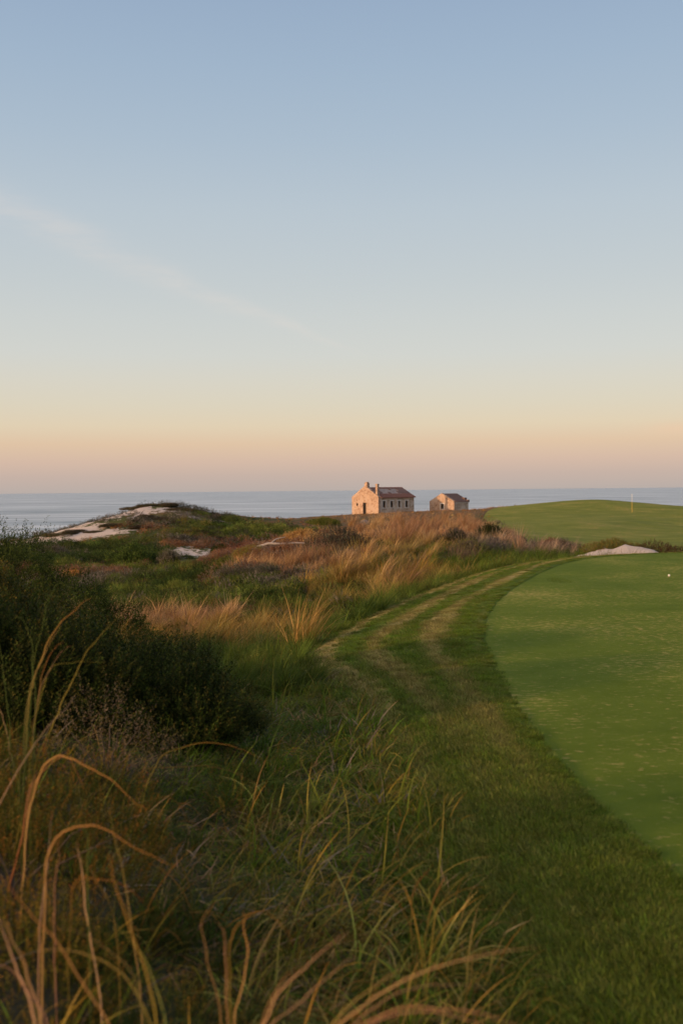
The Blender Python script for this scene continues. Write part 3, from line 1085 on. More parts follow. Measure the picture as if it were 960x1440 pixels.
s = rnd(.6, 1.25, n) * (1 - .3 * sstep(8, 17, y)) * (.55 + .45 * sstep(.05, .3, dI))
scatter("turf_blades", np.stack([x, y, z], -1), np.stack([0 * x, 0 * x, rnd(0, 6.28, n)], -1), np.stack([s * 1.2, s * 1.2, s], -1), RNG.integers(0, 3, n), np.clip(za, .004, .7), np.clip(zb, .004, .7), p_src,
        "mown blades of the striped grass strip")

# close-cut blades of the smooth green
g_src = [src_tuft("green_blades_a", 26, .011, .034, .0034, .3, 1.2, 1), src_tuft("green_blades_b", 22, .013, .036, .0034, .3, 1.3, 1), src_tuft("green_blades_c", 20, .010, .03, .0038, .3, 1.0, 1)]
n = 95000
y = 2.2 * (25.8 / 2.2) ** rnd(0, 1, n)
x = rnd(1.2, 11, n)
ok = (poly_sd(x, y, GREEN) < -.06) & (x < .40 * y + .6)
x, y = x[ok], y[ok]
n = len(x)
area = fbm(x * .35, y * .3, 16)
fv = fbm(x * 3.4, y * 7.0, 15, 3) + .30 * (area - .5) + .05 * sstep(9, 15, y) * sstep(.35, .6, area)
fl = (fv > np.quantile(fv, .935)) | (rnd(0, 1, n) < .02)
tone = (1 + .30 * (fbm(x * 1.2, y * .8, 18) - .5) * 2)[:, None]
za = np.where(fl[:, None], pal(n, [(.36, .29, .10), (.31, .25, .08)]), pal(n, [(.085, .145, .010), (.10, .16, .013), (.07, .125, .010)], .24) * tone)
zb = np.where(fl[:, None], pal(n, [(.48, .37, .16), (.42, .33, .12)]), pal(n, [(.15, .205, .022), (.18, .22, .032)], .24) * tone)
s = (1 + .6 * sstep(8, 24, y)) * rnd(.8, 1.25, n)
scatter("green_blades", np.stack([x, y, 0 * x - .002], -1), np.stack([0 * x, 0 * x, rnd(0, 6.28, n)], -1), np.stack([s * 1.25, s * 1.25, np.minimum(s, 1.3) * np.where(fl, 1.35, 1)], -1), RNG.integers(0, 3, n), np.clip(za, .004, .7), np.clip(zb, .004, .7), g_src,
        "close-cut blades of the smooth green")

# ------------------------------------------------------------------ shrubs as things
def on(px, py, lift=0.0):
    p = hit(px, py, lift=lift)
    return p


# big dark shrub at the left, about 7 m off, and its neighbours
gz = ground_z
bx, by = -2.2, 6.9
shrub("dark_shrub", (bx, by, gz(bx, by) - .05), [(0, 0, .2, .75, .7, .62), (.75, .25, .05, .62, .6, .5), (-.6, -.1, .3, .6, .6, .75), (1.2, .1, -.05, .42, .45, .32)], 10500, .19, 14, .034, .009, DARKG, [(.07, .11, .016), (.045, .075, .012), (.12, .11, .02)],  # ochre share of the tips paints warm highlights into the leaf colour
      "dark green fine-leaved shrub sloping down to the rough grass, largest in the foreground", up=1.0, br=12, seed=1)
bx, by = -2.9, 8.3
shrub("dark_shrub", (bx, by, gz(bx, by) - .05), [(0, 0, .2, .7, .6, .7), (.6, -.1, .1, .5, .5, .5), (-.5, .1, .3, .6, .6, .8), (.15, -.5, .05, .4, .35, .45)], 8000, .19, 13, .036, .010, DARKG + [(.06, .06, .015)], OCHRE + GREEN_L + [(.24, .16, .025)],  # ochre and orange tips: sunlit golden patches put into the leaf colour
      "dark shrub with yellowish tips at the left edge, behind the tall green blades", up=1.0, br=10, seed=2)
bx, by = -4.5, 13.5
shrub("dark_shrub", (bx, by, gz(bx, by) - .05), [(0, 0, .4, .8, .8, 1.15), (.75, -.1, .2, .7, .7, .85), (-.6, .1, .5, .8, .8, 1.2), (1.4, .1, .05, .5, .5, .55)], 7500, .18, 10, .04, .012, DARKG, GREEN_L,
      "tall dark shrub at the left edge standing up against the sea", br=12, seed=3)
bx, by = -1.55, 4.0
shrub("heather", (-1.28, 3.75, gz(-1.28, 3.75) - .03), [(0, 0, .12, .40, .34, .46), (.3, .1, .08, .3, .28, .4), (-.35, .05, .12, .34, .32, .48), (.1, -.28, 0, .3, .28, .36)], 2300, .11, 18, .013, .005, [(.08, .10, .014), (.10, .10, .014)], [(.34, .20, .03), (.26, .21, .03), (.42, .19, .03)],
      "ochre-tipped heather bush below the tall blades at the left edge", 'heather', up=1.3, br=10, seed=4, spread=.55)
shrub("heather", (-1.0, 3.05, gz(-1.0, 3.05) - .05), [(0, 0, .05, .30, .24, .30), (-.28, .05, .02, .28, .24, .32), (.1, -.2, 0, .22, .2, .22)], 1500, .09, 16, .012, .005, [(.08, .10, .014), (.09, .09, .014)], [(.26, .20, .03), (.34, .18, .03)],
      "small olive heather bush under the drooping orange blade, near the bottom left", 'heather', up=1.3, br=6, seed=5, spread=.55)
shrub("heather", (-.55, 3.1, gz(-.55, 3.1) - .04), [(0, 0, .02, .13, .12, .16), (.1, .03, 0, .1, .1, .12)], 260, .08, 14, .013, .005, [(.07, .075, .012)], [(.22, .15, .03), (.26, .10, .02)],
      "tiny yellow-green heather sprig among grey litter", 'heather', up=1.2, br=4, seed=6, spread=.55)
bx, by = -1.15, 6.2
shrub("twiggy_shrub", (-1.35, 5.6, gz(-1.35, 5.6) - .03), [(0, 0, .1, .35, .3, .45), (.2, 0, 0, .3, .3, .35)], 600, .14, 9, .018, .006, [(.12, .09, .06), (.15, .11, .07)], [(.12, .11, .03)],
      "sparse brown twiggy shrub in front of the big dark shrub", br=26, seed=7)

# mid-distance shrubs: (px, py of base, width m, height m, palette, tips, label)
MID = [
    (185, 795, 3.2, 1.35, DARKG, GREEN_L, "round dark green shrub in the hollow below the dune"),
    (238, 792, 1.3, .75, DARKG, GREY, "small dark shrub right of the round one in the hollow"),
    (75, 790, 3.2, 1.0, [(.05, .05, .025), (.07, .06, .035)], GREY, "low dull brown shrub between left edge shrub and the round one"),
    (52, 812, 1.2, .6, GREEN_L, [(.10, .14, .02)], "bright green shrub poking up behind the foreground thicket"),
    (100, 818, 1.2, .5, RUST, ORANGE, "rust red shrub beside the bright green one"),
    (480, 778, 3.2, 1.15, [(.05, .04, .03), (.07, .045, .03)], [(.11, .12, .08), (.05, .06, .03)], "dark brown shrub with grey-green top in the rusty patch"),
    (395, 790, 3.0, .8, RUST, GREY, "low rusty shrub beside the dead white branch"),
    (425, 765, 3.2, 1.0, RUST, TAWNY, "rusty bush above the dead branch"),
    (355, 786, 2.0, .6, RUST, OLIVE, "small rusty bush at the foot of the green bank"),
    (640, 772, 2.1, .85, DARKG, GREY, "dark shrub in the middle of the dry grass below the small house"),
    (690, 760, 1.8, .8, DARKG, DARKG, "dark bushy shrub by the left edge of the fairway"),
    (690, 778, 1.6, .55, GREY, GREY, "grey leafless shrub beside the mown strip"),
    (660, 782, 1.6, .6, GREY, OLIVE, "grey-green shrub above the lush bank"),
    (790, 777, 2.0, .5, [(.08, .05, .035), (.10, .07, .05)], GREY, "low purplish shrub left of the sand hummock"),
    (775, 772, 1.6, .4, GREY, RUST, "low grey scrub clump between fairway and mown strip"),
    (455, 738, 3.4, .6, GREEN_L, OLIVE, "green bush on the brown ridge left of the large house"),
    (318, 800, 1.4, .5, GREEN_L, OLIVE, "small green bush below the white sand patch"),
    (235, 787, 1.6, .5, DARKG, OLIVE, "dark clump growing at the edge of the white sand patch"),
    (312, 778, 1.5, .45, GREEN_L, DARKG, "round green clump in the middle of the sand patch"),
]
for i, (px, py, w, h, c0, c1, lab) in enumerate(MID):
    p = hit(px, py)
    r = w / 2
    lobes = [(0, 0, .05 * h, r * .6, r * .55, h * .9), (r * .45, -.1 * r, 0, r * .55, r * .5, h * .7), (-r * .45, .05 * r, 0, r * .55, r * .5, h * .75), (.1 * r, .3 * r, 0, r * .5, r * .5, h * .95), (-.1 * r, -.4 * r, 0, r * .5, r * .4, h * .55)]
    dist = p[1]
    k = .8 + dist / 45
    grp = "shrubs scattered over the dunes"
    shrub("dune_shrub", (p[0], p[1], p[2] - .05), lobes, int(np.clip(700 * w, 500, 1900)), .16 * k, 8, .045 * k, .016 * k, c0, c1, lab, 'shrub', grp, br=12 if c0 is GREY else 7, seed=10 + i)

for i, (hx, hy, w, h, c0, c1, lab) in enumerate([
    (11.9, 37.9, 3.0, .5, [(.06, .05, .025), (.09, .06, .03)], [(.16, .07, .03), (.12, .11, .03)], "brownish shrub spreading over the right end of the sand hummock"),
    (10.5, 38.4, 2.4, .5, OLIVE, [(.22, .09, .03), (.10, .09, .03)], "olive shrub with orange flush on top of the sand hummock")]):
    r = w / 2
    lobes = [(0, 0, .05 * h, r * .6, r * .35, h * .9), (r * .45, -.1 * r, 0, r * .55, r * .35, h * .6), (-r * .45, .05 * r, 0, r * .55, r * .35, h * .7)]
    shrub("dune_shrub", (hx, hy, gz(hx, hy) - .05), lobes, 1600, .14, 8, .045, .018, c0, c1, lab, 'shrub', "shrubs scattered over the dunes", br=8, seed=60 + i)

# shrubs covering the dune crest: copies of two kinds
def copy_tree(o, parent=None):
    c = o.copy()
    COL.objects.link(c)
    if parent is not None:
        c.parent = parent
    for ch in [q for q in list(bpy.data.objects) if q.parent == o]:
        copy_tree(ch, c)
    return c


crest = shrub("crest_shrub", (0, 0, 0), [(0, 0, 0, 1.0, .9, .5), (.8, 0, 0, .7, .6, .4), (-.8, .1, 0, .8, .7, .42)], 1500, .3, 8, .10, .04, [(.06, .045, .025), (.05, .055, .02)], [(.16, .09, .05), (.08, .08, .03)],
              "low brown-green shrub hugging the sandy dune crest", 'shrub', "shrubs on the dune crest", br=6, seed=77)
CREST = [(195, 714), (215, 711), (238, 713), (255, 718), (275, 722), (205, 726), (225, 730), (190, 735), (250, 735), (300, 728), (330, 733), (160, 741), (135, 750), (80, 753), (105, 749), (270, 748), (200, 742)]
for i, (px, py) in enumerate(CREST):
    p = hit(px, py)
    if p[1] > 125:
        p = at(px, py, 100)
        p[2] = gz(p[0], p[1])
    c = crest if i == 0 else copy_tree(crest)
    c.location = (p[0], p[1], p[2] - .08)
    s = RNG.uniform(.5, 1.0)
    c.scale = (s * 1.2, s * 1.0, s * .55)
    c.rotation_euler = (0, 0, RNG.uniform(0, 6.28))

# ------------------------------------------------------------------ grass tufts as things
TP = [tuft_mesh("tawny_tuft", 150, .95, .20, .013, OLIVE + TAWNY, TAWNY + PINK, .75, 1.9), tuft_mesh("pink_tuft", 150, .95, .22, .013, TAWNY, PINK, .6, 1.1), tuft_mesh("green_tuft", 170, .75, .25, .013, GRASS, GREEN_L + OLIVE, .6, 1.6, 2.0),
      tuft_mesh("orange_tuft", 140, .7, .20, .012, OLIVE, ORANGE + TAWNY, .75, 1.9), tuft_mesh("grey_tuft", 120, .8, .25, .011, GREY, PINK + GREY, .6, .9)]
TG = [
    ("tall pinkish dry grass tuft on the ridge below the two stone houses", "dry grass tufts on the ridge", 1, [(505, 752), (525, 748), (545, 755), (560, 745), (575, 758), (590, 748), (605, 755), (620, 745), (635, 752), (650, 745), (662, 755), (540, 765), (565, 770), (600, 770), (515, 765), (580, 740), (625, 735), (645, 735), (495, 742), (535, 738), (672, 745), (610, 738), (555, 735)], 1.15),
    ("tawny arching grass tuft on the slope between ridge and lush bank", "tawny tufts on the slope", 0, [(540, 815), (560, 800), (575, 810), (590, 795), (550, 785), (605, 790), (520, 800), (500, 815), (530, 830), (480, 820), (515, 780), (575, 785)], .95),
    ("golden windswept grass tuft in the sunny hollow beside the lush bank", "golden tufts in the hollow", 3, [(270, 905), (290, 915), (310, 905), (330, 925), (350, 910), (375, 920), (395, 905), (415, 915), (435, 900), (440, 920), (300, 890), (360, 895), (255, 890)], .8),
    ("green leafy grass tuft on the bank along the mown strip", "green tufts on the bank", 2, [(505, 880), (520, 868), (540, 858), (555, 862), (560, 845), (580, 832), (595, 828), (612, 820), (635, 805), (655, 800), (670, 795), (550, 875), (570, 860), (590, 848), (610, 836), (470, 905), (490, 895), (530, 880), (545, 870), (585, 850), (600, 845), (625, 830), (650, 818), (675, 808), (700, 800), (725, 793), (750, 788), (455, 920), (775, 783), (575, 840), (640, 810), (690, 792)], .75),
    ("grey bleached grass tuft between fairway and mown strip", "bleached tufts by the fairway", 4, [(700, 775), (720, 772), (735, 775), (750, 775), (765, 772), (785, 775), (655, 770), (675, 772), (800, 770)], .8),
    ("reddish dry grass tuft in the rusty patch", "reddish tufts by the rusty shrubs", 1, [(410, 800), (430, 795), (445, 805), (455, 790), (425, 785), (470, 800), (400, 785), (490, 795)], .8),
]
for lab, grp, mi, spots, sc in TG:
    for i, (px, py) in enumerate(spots):
        p = hit(px, py)
        d_ = poly_sd(p[0], p[1], FRINGE)[0]
        if d_ < .15 or poly_sd(p[0], p[1], FAIR)[0] < .3:
            continue
        o = link("grass_tuft", TP[mi], M_LEAF, None, (p[0], p[1], p[2]))
        o.rotation_euler = (0, 0, RNG.uniform(-.5, .5))
        s = sc * RNG.uniform(.75, 1.25) * (1 + .25 * float(sstep(30, 70, p[1])))
        o.scale = (s * 1.15, s * 1.15, s)
        tag(o, lab, "grass tuft", grp)

# special single tufts
def one_tuft(name, px, py, me, s, label, sx=1.0):
    p = hit(px, py)
    o = link(name, me, M_LEAF, None, (p[0], p[1], p[2]))
    o.scale = (s * sx, s * sx, s)
    tag(o, label, "grass tuft")


one_tuft("pale_tuft", 728, 776, tuft_mesh("pale_tuft", 90, 1.0, .10, .012, PINK, PINK, .2, .5), 1.15, "pale feathery tuft fanning upright beside the grey scrub at the fairway edge", 1.2)
one_tuft("golden_tuft", 560, 838, tuft_mesh("golden_tuft", 260, 1.15, .28, .011, OLIVE + TAWNY, TAWNY + PINK, .85, 2.0), 1.1, "large golden tuft arching to the right on the slope above the lush bank", 1.1)
one_tuft("golden_tuft", 262, 908, tuft_mesh("straw_tuft", 120, .8, .15, .010, TAWNY, PINK, .9, 1.4), 1.0, "straw-coloured tuft combed sideways just above the big dark shrub")
one_tuft("golden_tuft", 425, 915, tuft_mesh("brush_tuft", 200, .75, .16, .010, OLIVE + TAWNY, TAWNY, .85, 1.1), 1.0, "brush-like golden tuft glowing in the sun near the corner of the mown strip")


# hero blades in the foreground: each blade a part of its clump
def blade_obj(parent, pts_px, y0, y1, width, c0, c1):
    """a long leaf through real points in front of the camera"""
    pp = catmull(pts_px, 8, closed=False)
    pp = np.concatenate([pp, [pts_px[-1]]])
    q_ = np.arange(len(pp))
    pp = pp + 5 * np.stack([fbm(q_ * .17 + RNG.uniform(0, 90), q_ * 0 + 3, 7) - .5, fbm(q_ * .17 + RNG.uniform(0, 90), q_ * 0 + 8, 7) - .5], -1) * 2
    n = len(pp)
    ys = np.linspace(y0, y1, n)
    P = np.array([at(a, b, yy) for (a, b), yy in zip(pp, ys)])
    gp = gz(P[0, 0], P[0, 1]) - .03
    if P[0, 2] > gp + .02:   # root it in the ground
        d0 = (P[0] - P[2]) / (np.linalg.norm(P[0] - P[2]) + 1e-9)
        k = int(np.clip((P[0, 2] - gp) / .05, 2, 8))
        low = [P[0] + np.array([d0[0] * .25, d0[1] * .25, -1]) * (P[0, 2] - gp) * q for q in np.linspace(1, 0, k, endpoint=False)]
        P = np.concatenate([low, P])
        n = len(P)
    V, Q = tube(P, 1, 1, 6)
    ring = V.reshape(n, 6, 3)
    t = np.linspace(0, 1, n)
    w = width * .29 * np.clip(.9 + .25 * t - 1.12 * t ** 2.6, .05, 1.2)
    ring = P[:, None] + (ring - P[:, None]) * w[:, None, None] * np.array([1, .6, .6, 1, .6, .6])[None, :, None]
    col = np.array(c0)[None] * (1 - t[:, None] ** 1.5) + np.array(c1)[None] * t[:, None] ** 1.5
    base = np.array(parent.location)
    me = mesh_np("blade", ring.reshape(-1, 3) - base, Q, np.repeat(col, 6, 0), smooth=True)
    return link("blade", me, M_LEAF, parent)


GB, OB, YB, TB, PB = (.10, .14, .035), (.42, .17, .05), (.24, .20, .04), (.36, .22, .09), (.45, .27, .16)
GBL = (.13, .17, .05)
HERO = [
    ("tall_grass_clump", "clump of tall green blades with orange tips rising at the left edge", (-1.25, 3.95), 3.95, [
        ([(32, 1180), (36, 1060), (44, 980), (65, 910), (95, 865), (130, 842)], .013, GB, OB), ([(26, 1180), (30, 1080), (40, 980), (60, 925), (88, 880)], .010, GB, TB),
        ([(44, 1180), (46, 1080), (52, 985), (70, 925), (93, 902)], .010, GB, OB), ([(50, 1180), (46, 1050), (56, 980), (76, 930), (98, 907)], .009, GB, PB),
        ([(20, 1200), (44, 1090), (70, 1030), (95, 970), (130, 910), (175, 862)], .012, YB, YB), ([(40, 1180), (20, 1085), (14, 1040), (0, 1000), (-14, 975)], .010, GB, PB),
        ([(40, 1180), (18, 1060), (14, 1010), (6, 940), (-6, 880)], .008, GB, GB), ([(44, 1180), (48, 1020), (50, 960), (44, 900), (28, 870), (5, 885)], .007, GB, GB),
        ([(34, 1180), (50, 1010), (70, 945), (105, 934), (150, 932)], .006, YB, YB), ([(30, 1180), (44, 990), (60, 880), (68, 840), (90, 822), (110, 845)], .005, GB, GB)]),
    ("drooping_grass_clump", "clump with one orange blade arching over to the right above the ochre heather", (-1.12, 3.3), 3.3, [
        ([(30, 1250), (42, 1140), (60, 1080), (95, 1065), (130, 1080), (170, 1110), (206, 1139)], .012, TB, OB), ([(32, 1250), (40, 1130), (62, 1085), (95, 1065), (112, 1095), (120, 1122)], .007, TB, OB),
        ([(10, 1260), (30, 1180), (40, 1120), (52, 1080)], .010, OB, PB), ([(-20, 1180), (10, 1110), (50, 1050), (90, 1000), (110, 975)], .006, PB, GREY[1])]),
    ("drooping_grass_clump", "clump of dry blades folded over low, with a long orange blade reaching right", (-.88, 2.75), 2.75, [
        ([(60, 1330), (66, 1230), (80, 1180), (105, 1164), (150, 1168), (200, 1195), (252, 1219)], .011, TB, OB), ([(78, 1370), (76, 1290), (80, 1225), (80, 1178)], .008, PB, PB), ([(55, 1370), (60, 1280), (68, 1200), (76, 1140)], .007, PB, GREY[1]),
        ([(140, 1400), (125, 1300), (115, 1230), (108, 1185)], .009, PB, PB), ([(130, 1390), (122, 1250), (125, 1180), (110, 1160), (90, 1170), (80, 1190)], .007, GB, GB), ([(170, 1420), (160, 1290), (130, 1230), (100, 1200)], .007, YB, TB),
        ([(200, 1430), (190, 1330), (180, 1260), (160, 1180), (150, 1130)], .006, TB, YB), ([(95, 1390), (100, 1300), (110, 1240), (160, 1240), (210, 1275)], .007, YB, OB)]),
    ("dry_grass_clump", "clump of two thick tan blades leaning right at the bottom centre", (-.19, 2.0), 2.05, [
        ([(340, 1500), (370, 1440), (400, 1390), (440, 1350), (492, 1308)], .012, TB, PB), ([(350, 1500), (385, 1440), (430, 1400), (498, 1345)], .011, TB, PB), ([(345, 1500), (375, 1420), (405, 1370), (430, 1350)], .006, TB, TB)]),
    ("dry_grass_clump", "clump of tan blades sweeping far right along the bottom edge", (-.02, 1.95), 1.95, [
        ([(440, 1510), (480, 1440), (560, 1385), (650, 1350), (755, 1330)], .009, TB, PB), ([(450, 1510), (490, 1450), (560, 1400), (640, 1383), (692, 1390)], .009, TB, PB), ([(460, 1510), (500, 1450), (580, 1418), (660, 1424), (745, 1448)], .010, TB, PB),
        ([(455, 1510), (490, 1460), (560, 1428), (640, 1430), (720, 1460)], .008, PB, PB), ([(430, 1510), (470, 1440), (520, 1390), (580, 1355)], .007, YB, TB), ([(420, 1510), (440, 1460), (500, 1425), (560, 1412)], .007, YB, OB)]),
    ("dry_grass_clump", "clump of pinkish dead blades in the bottom left corner", (-.75, 2.1), 2.1, [
        ([(60, 1500), (40, 1400), (18, 1340), (-6, 1290)], .013, PB, PB), ([(70, 1500), (50, 1400), (30, 1345), (5, 1300), (-10, 1280)], .011, PB, TB), ([(180, 1500), (140, 1420), (90, 1340), (40, 1280), (-5, 1225)], .010, TB, OB), ([(90, 1500), (60, 1420), (20, 1370), (-15, 1350)], .009, PB, PB),
        ([(235, 1500), (200, 1410), (150, 1355), (90, 1335), (50, 1340)], .008, YB, TB), ([(215, 1500), (200, 1420), (180, 1360), (130, 1320), (80, 1300)], .009, GB, TB), ([(225, 1500), (215, 1400), (190, 1330), (170, 1260), (150, 1200)], .009, YB, OB), ([(238, 1500), (228, 1420), (205, 1350), (160, 1300)], .010, GBL, YB)]),
    ("fine_grass_clump", "pair of thin greenish blades arching right in front of the rough grass", (-.72, 4.2), 4.2, [
        ([(190, 1220), (205, 1110), (230, 1062), (270, 1047), (330, 1050), (382, 1074)], .009, YB, OB), ([(170, 1220), (180, 1105), (240, 1078), (310, 1080), (386, 1116)], .009, YB, TB), ([(180, 1220), (200, 1140), (230, 1118), (258, 1145), (266, 1160)], .007, GB, OB)]),
    ("fine_grass_clump", "clump of rusty stalks standing in grey litter near the bottom", (-.36, 2.45), 2.45, [
        ([(320, 1420), (318, 1360), (312, 1310), (300, 1290)], .008, TB, PB), ([(330, 1420), (350, 1350), (345, 1305), (340, 1280)], .008, TB, OB), ([(325, 1420), (322, 1350), (330, 1310), (365, 1285), (400, 1300), (412, 1330)], .007, YB, OB), ([(310, 1420), (290, 1350), (285, 1300), (300, 1270)], .006, TB, TB)]),
    ("fine_grass_clump", "tuft of orange-tipped blades at the edge of the rough beside the dark mown grass", (.27, 3.3), 3.3, [
        ([(590, 1400), (580, 1320), (560, 1270), (520, 1240)], .008, GB, OB), ([(595, 1400), (600, 1310), (612, 1260), (625, 1235)], .008, GB, OB), ([(600, 1400), (612, 1300), (640, 1255), (690, 1245)], .007, YB, OB), ([(590, 1400), (575, 1300), (585, 1250), (610, 1215)], .008, GB, OB),
        ([(588, 1400), (560, 1330), (540, 1300), (500, 1290)], .007, GB, TB), ([(600, 1400), (630, 1320), (660, 1285), (700, 1280)], .006, GB, TB), ([(594, 1400), (590, 1330), (575, 1260), (560, 1235)], .008, YB, OB)]),
]
for nm, lab, (ex, ey), yd, bl in HERO:
    root = empty(nm, (ex, ey, gz(ex, ey)))
    tag(root, lab, "grass clump", "grass clumps in the foreground")
    for pts, w, c0, c1 in bl:
        blade_obj(root, pts, yd + RNG.uniform(-.08, .08), yd + RNG.uniform(-.25, .2), w, c0, c1)

# ------------------------------------------------------------------ houses
def house_frame(near_corner, theta):
    """local x runs along the gable (right to left edge negative), local y along the long side away"""
    return near_corner, theta


def build_house_large():
    # near corner where gable and long side meet
    c = at(532, 722, 155.5)
    zb = -2.05
    th = math.radians(48)
    root = empty("stone_house", (c[0], c[1], zb))
    # local +x: along the long side (away, to the right); local +y: along gable to the left-back
    root.rotation_euler = (0, 0, math.pi / 2 - th)
    tag(root, "large ruined stone house with four side windows and patchy red tile roof", "house", "stone houses by the sea")
    W, Lh, E, R = 6.0, 8.0, 2.6, 4.1
    t = .45
    # long side wall with openings (y = 0 face, outward -y)
    wins = [(1.25, .62), (2.95, .62), (4.6, .5), (6.3, .62)]
    z0, z1 = 1.0, 2.0
    mb = MB()
    xs = [0]
    for cx, w in wins:
        xs += [cx - w / 2, cx + w / 2]
    xs.append(Lh)
    for i in range(0, len(xs), 2):
        mb.box((xs[i], 0, -.5), (xs[i + 1], t, E))
    for cx, w in wins:
        mb.box((cx - w / 2, .002, -.5), (cx + w / 2, t, z0))
        mb.box((cx - w / 2, .002, z1), (cx + w / 2, t, E))
    # far long wall, far gable
    mb.box((0, W - t, -.5), (Lh, W, E))
    mb.prism([(t, -.5), (W - t, -.5), (W - t, E), (W / 2, R - .1), (t, E)], 'x', Lh - t, Lh - .003)
    mb.build("wall", M_STONE, root)
    # gable wall facing the sun, with doorway and a round hole, parapet above the roof
    g = MB()
    dy0, dy1, dz = 2.75, 3.5, 1.75
    hy0, hy1, hz0, hz1 = 4.62, 4.98, 1.25, 1.65
    slope = (R + .25 - E) / (W / 2)
    top = lambda yv: E + .12 + slope * min(yv, W - yv)
    cuts = [-.06, dy0, dy1, hy0, hy1, W + .06]
    ex0, ex1 = -.05, t - .003

    def strip(ya, yb, za, zb_=None):
        pts = [(ya, za), (yb, za)]
        if zb_ is None:
            pts += [(yb, top(yb))] + ([(W / 2, top(W / 2))] if ya < W / 2 < yb else []) + [(ya, top(ya))]
        else:
            pts += [(yb, zb_), (ya, zb_)]
        g.prism(pts, 'x', ex0, ex1)
    strip(-.06, dy0, -.5)
    strip(dy0, dy1, dz)
    strip(dy1, hy0, -.5)
    strip(hy0, hy1, -.5, hz0)
    strip(hy0, hy1, hz1)
    strip(hy1, W + .06, -.5)
    g.build("gable_wall", M_STONE_SUN, root)
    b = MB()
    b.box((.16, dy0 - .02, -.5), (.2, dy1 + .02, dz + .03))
    b.build("doorway_shade", M_DARK, root)  # flat dark panel, paints the shade inside the empty doorway
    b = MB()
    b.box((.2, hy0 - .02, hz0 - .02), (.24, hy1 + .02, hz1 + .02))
    b.build("hole_shade", M_DARK, root)  # dark panel, paints the shade behind the hole
    # windows: surround, near-black panel painted as the shade inside
    for k, (cx, w) in enumerate(wins):
        f = MB()
        q = .14
        f.box((cx - w / 2 - q, -.035, z0 - .1), (cx - w / 2, .06, z1 + .16))
        f.box((cx + w / 2, -.035, z0 - .1), (cx + w / 2 + q, .06, z1 + .16))
        f.box((cx - w / 2, -.033, z1), (cx + w / 2, .06, z1 + .16))
        fr = f.build("window", M_WHITE, root)
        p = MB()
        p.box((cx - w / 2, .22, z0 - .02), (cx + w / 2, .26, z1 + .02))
        p.build("opening_shade", M_DARK, fr)
        s = MB()
        s.box((cx - w / 2 - .2, -.06, z0 - .19), (cx + w / 2 + .2, .06, z0 - .102))
        s.build("sill", M_WHITE, fr)
    pl = MB()
    pl.box((.02, -.02, .35), (.62, .02, 2.35))
    pl.build("plaster_patch", M_WHITE, root)
    # roof: near slope in bands (tile rows, bare boards where the tiles are gone), far slope
    def slope_pt(s, side):  # s 0 eave .. 1 ridge
        yv = -.25 + s * (W / 2 + .25)
        zv = E - .12 + s * (R - E + .12)
        return (yv, zv) if side == 0 else (W - yv, zv)
    xr0, xr1 = t, Lh + .2
    n_row = 14

    def band(name, s0, s1, mat, thick, side, x0, x1, wave):
        mbb = MB()
        rows = max(1, int(round((s1 - s0) * n_row)))
        for i in range(rows):
            a, b_ = s0 + (s1 - s0) * i / rows, s0 + (s1 - s0) * (i + 1) / rows
            (ya, za), (yb, zb_) = slope_pt(a, side), slope_pt(b_, side)
            lift = .05 if wave else 0
            mbb.prism([(ya, za + thick + lift), (yb, zb_ + thick), (yb, zb_), (ya, za)] if side == 0 else [(ya, za), (yb, zb_), (yb, zb_ + thick), (ya, za + thick + lift)], 'x', x0, x1)
        return mbb.build(name, mat, root)
    band("roof", 0, .37, M_TILE, .10, 0, xr0, xr1, True)
    band("roof_board", .372, .86, M_BATTEN, .06, 0, xr0, xr1, False)
    band("ridge_tile", .862, 1.0, M_TILE, .10, 0, xr0, xr1, True)
    band("roof", 0, 1.0, M_TILE2, .08, 1, xr0, xr1, True)
    # remnants of tiles on the bare part
    for x0, x1, s0, s1 in ((xr0 + .01, 1.7, .40, .84), (1.75, 2.1, .42, .7), (6.3, xr1 - .02, .40, .85), (5.6, 6.25, .42, .6), (3.4, 3.9, .38, .52), (4.5, 4.9, .72, .85)):
        mbb = MB()
        (ya, za), (yb, zb_) = slope_pt(s0, 0), slope_pt(s1, 0)
        mbb.prism([(ya, za + .062), (ya, za + .13), (yb, zb_ + .13), (yb, zb_ + .062)], 'x', x0, x1)
        mbb.build("loose_tiles" if False else "tile_remnant", M_TILE2, root)
    ch = MB()
    ch.box((-.02, W / 2 - .5, top(W / 2) - .55), (.5, W / 2 + .12, top(W / 2) + .42))
    ch.box((.06, W / 2 - .42, top(W / 2) + .42), (.42, W / 2 + .02, top(W / 2) + .56))
    ch.build("gable_chimney", M_STONE_SUN, root)
    ch = MB()
    ch.box((.03, .28, E - .3), (.43, .68, E + 2.0))
    ch.box((-.02, .23, E + 2.0), (.48, .73, E + 2.1))
    ch.build("chimney", M_STONE_SUN, root)
    return root


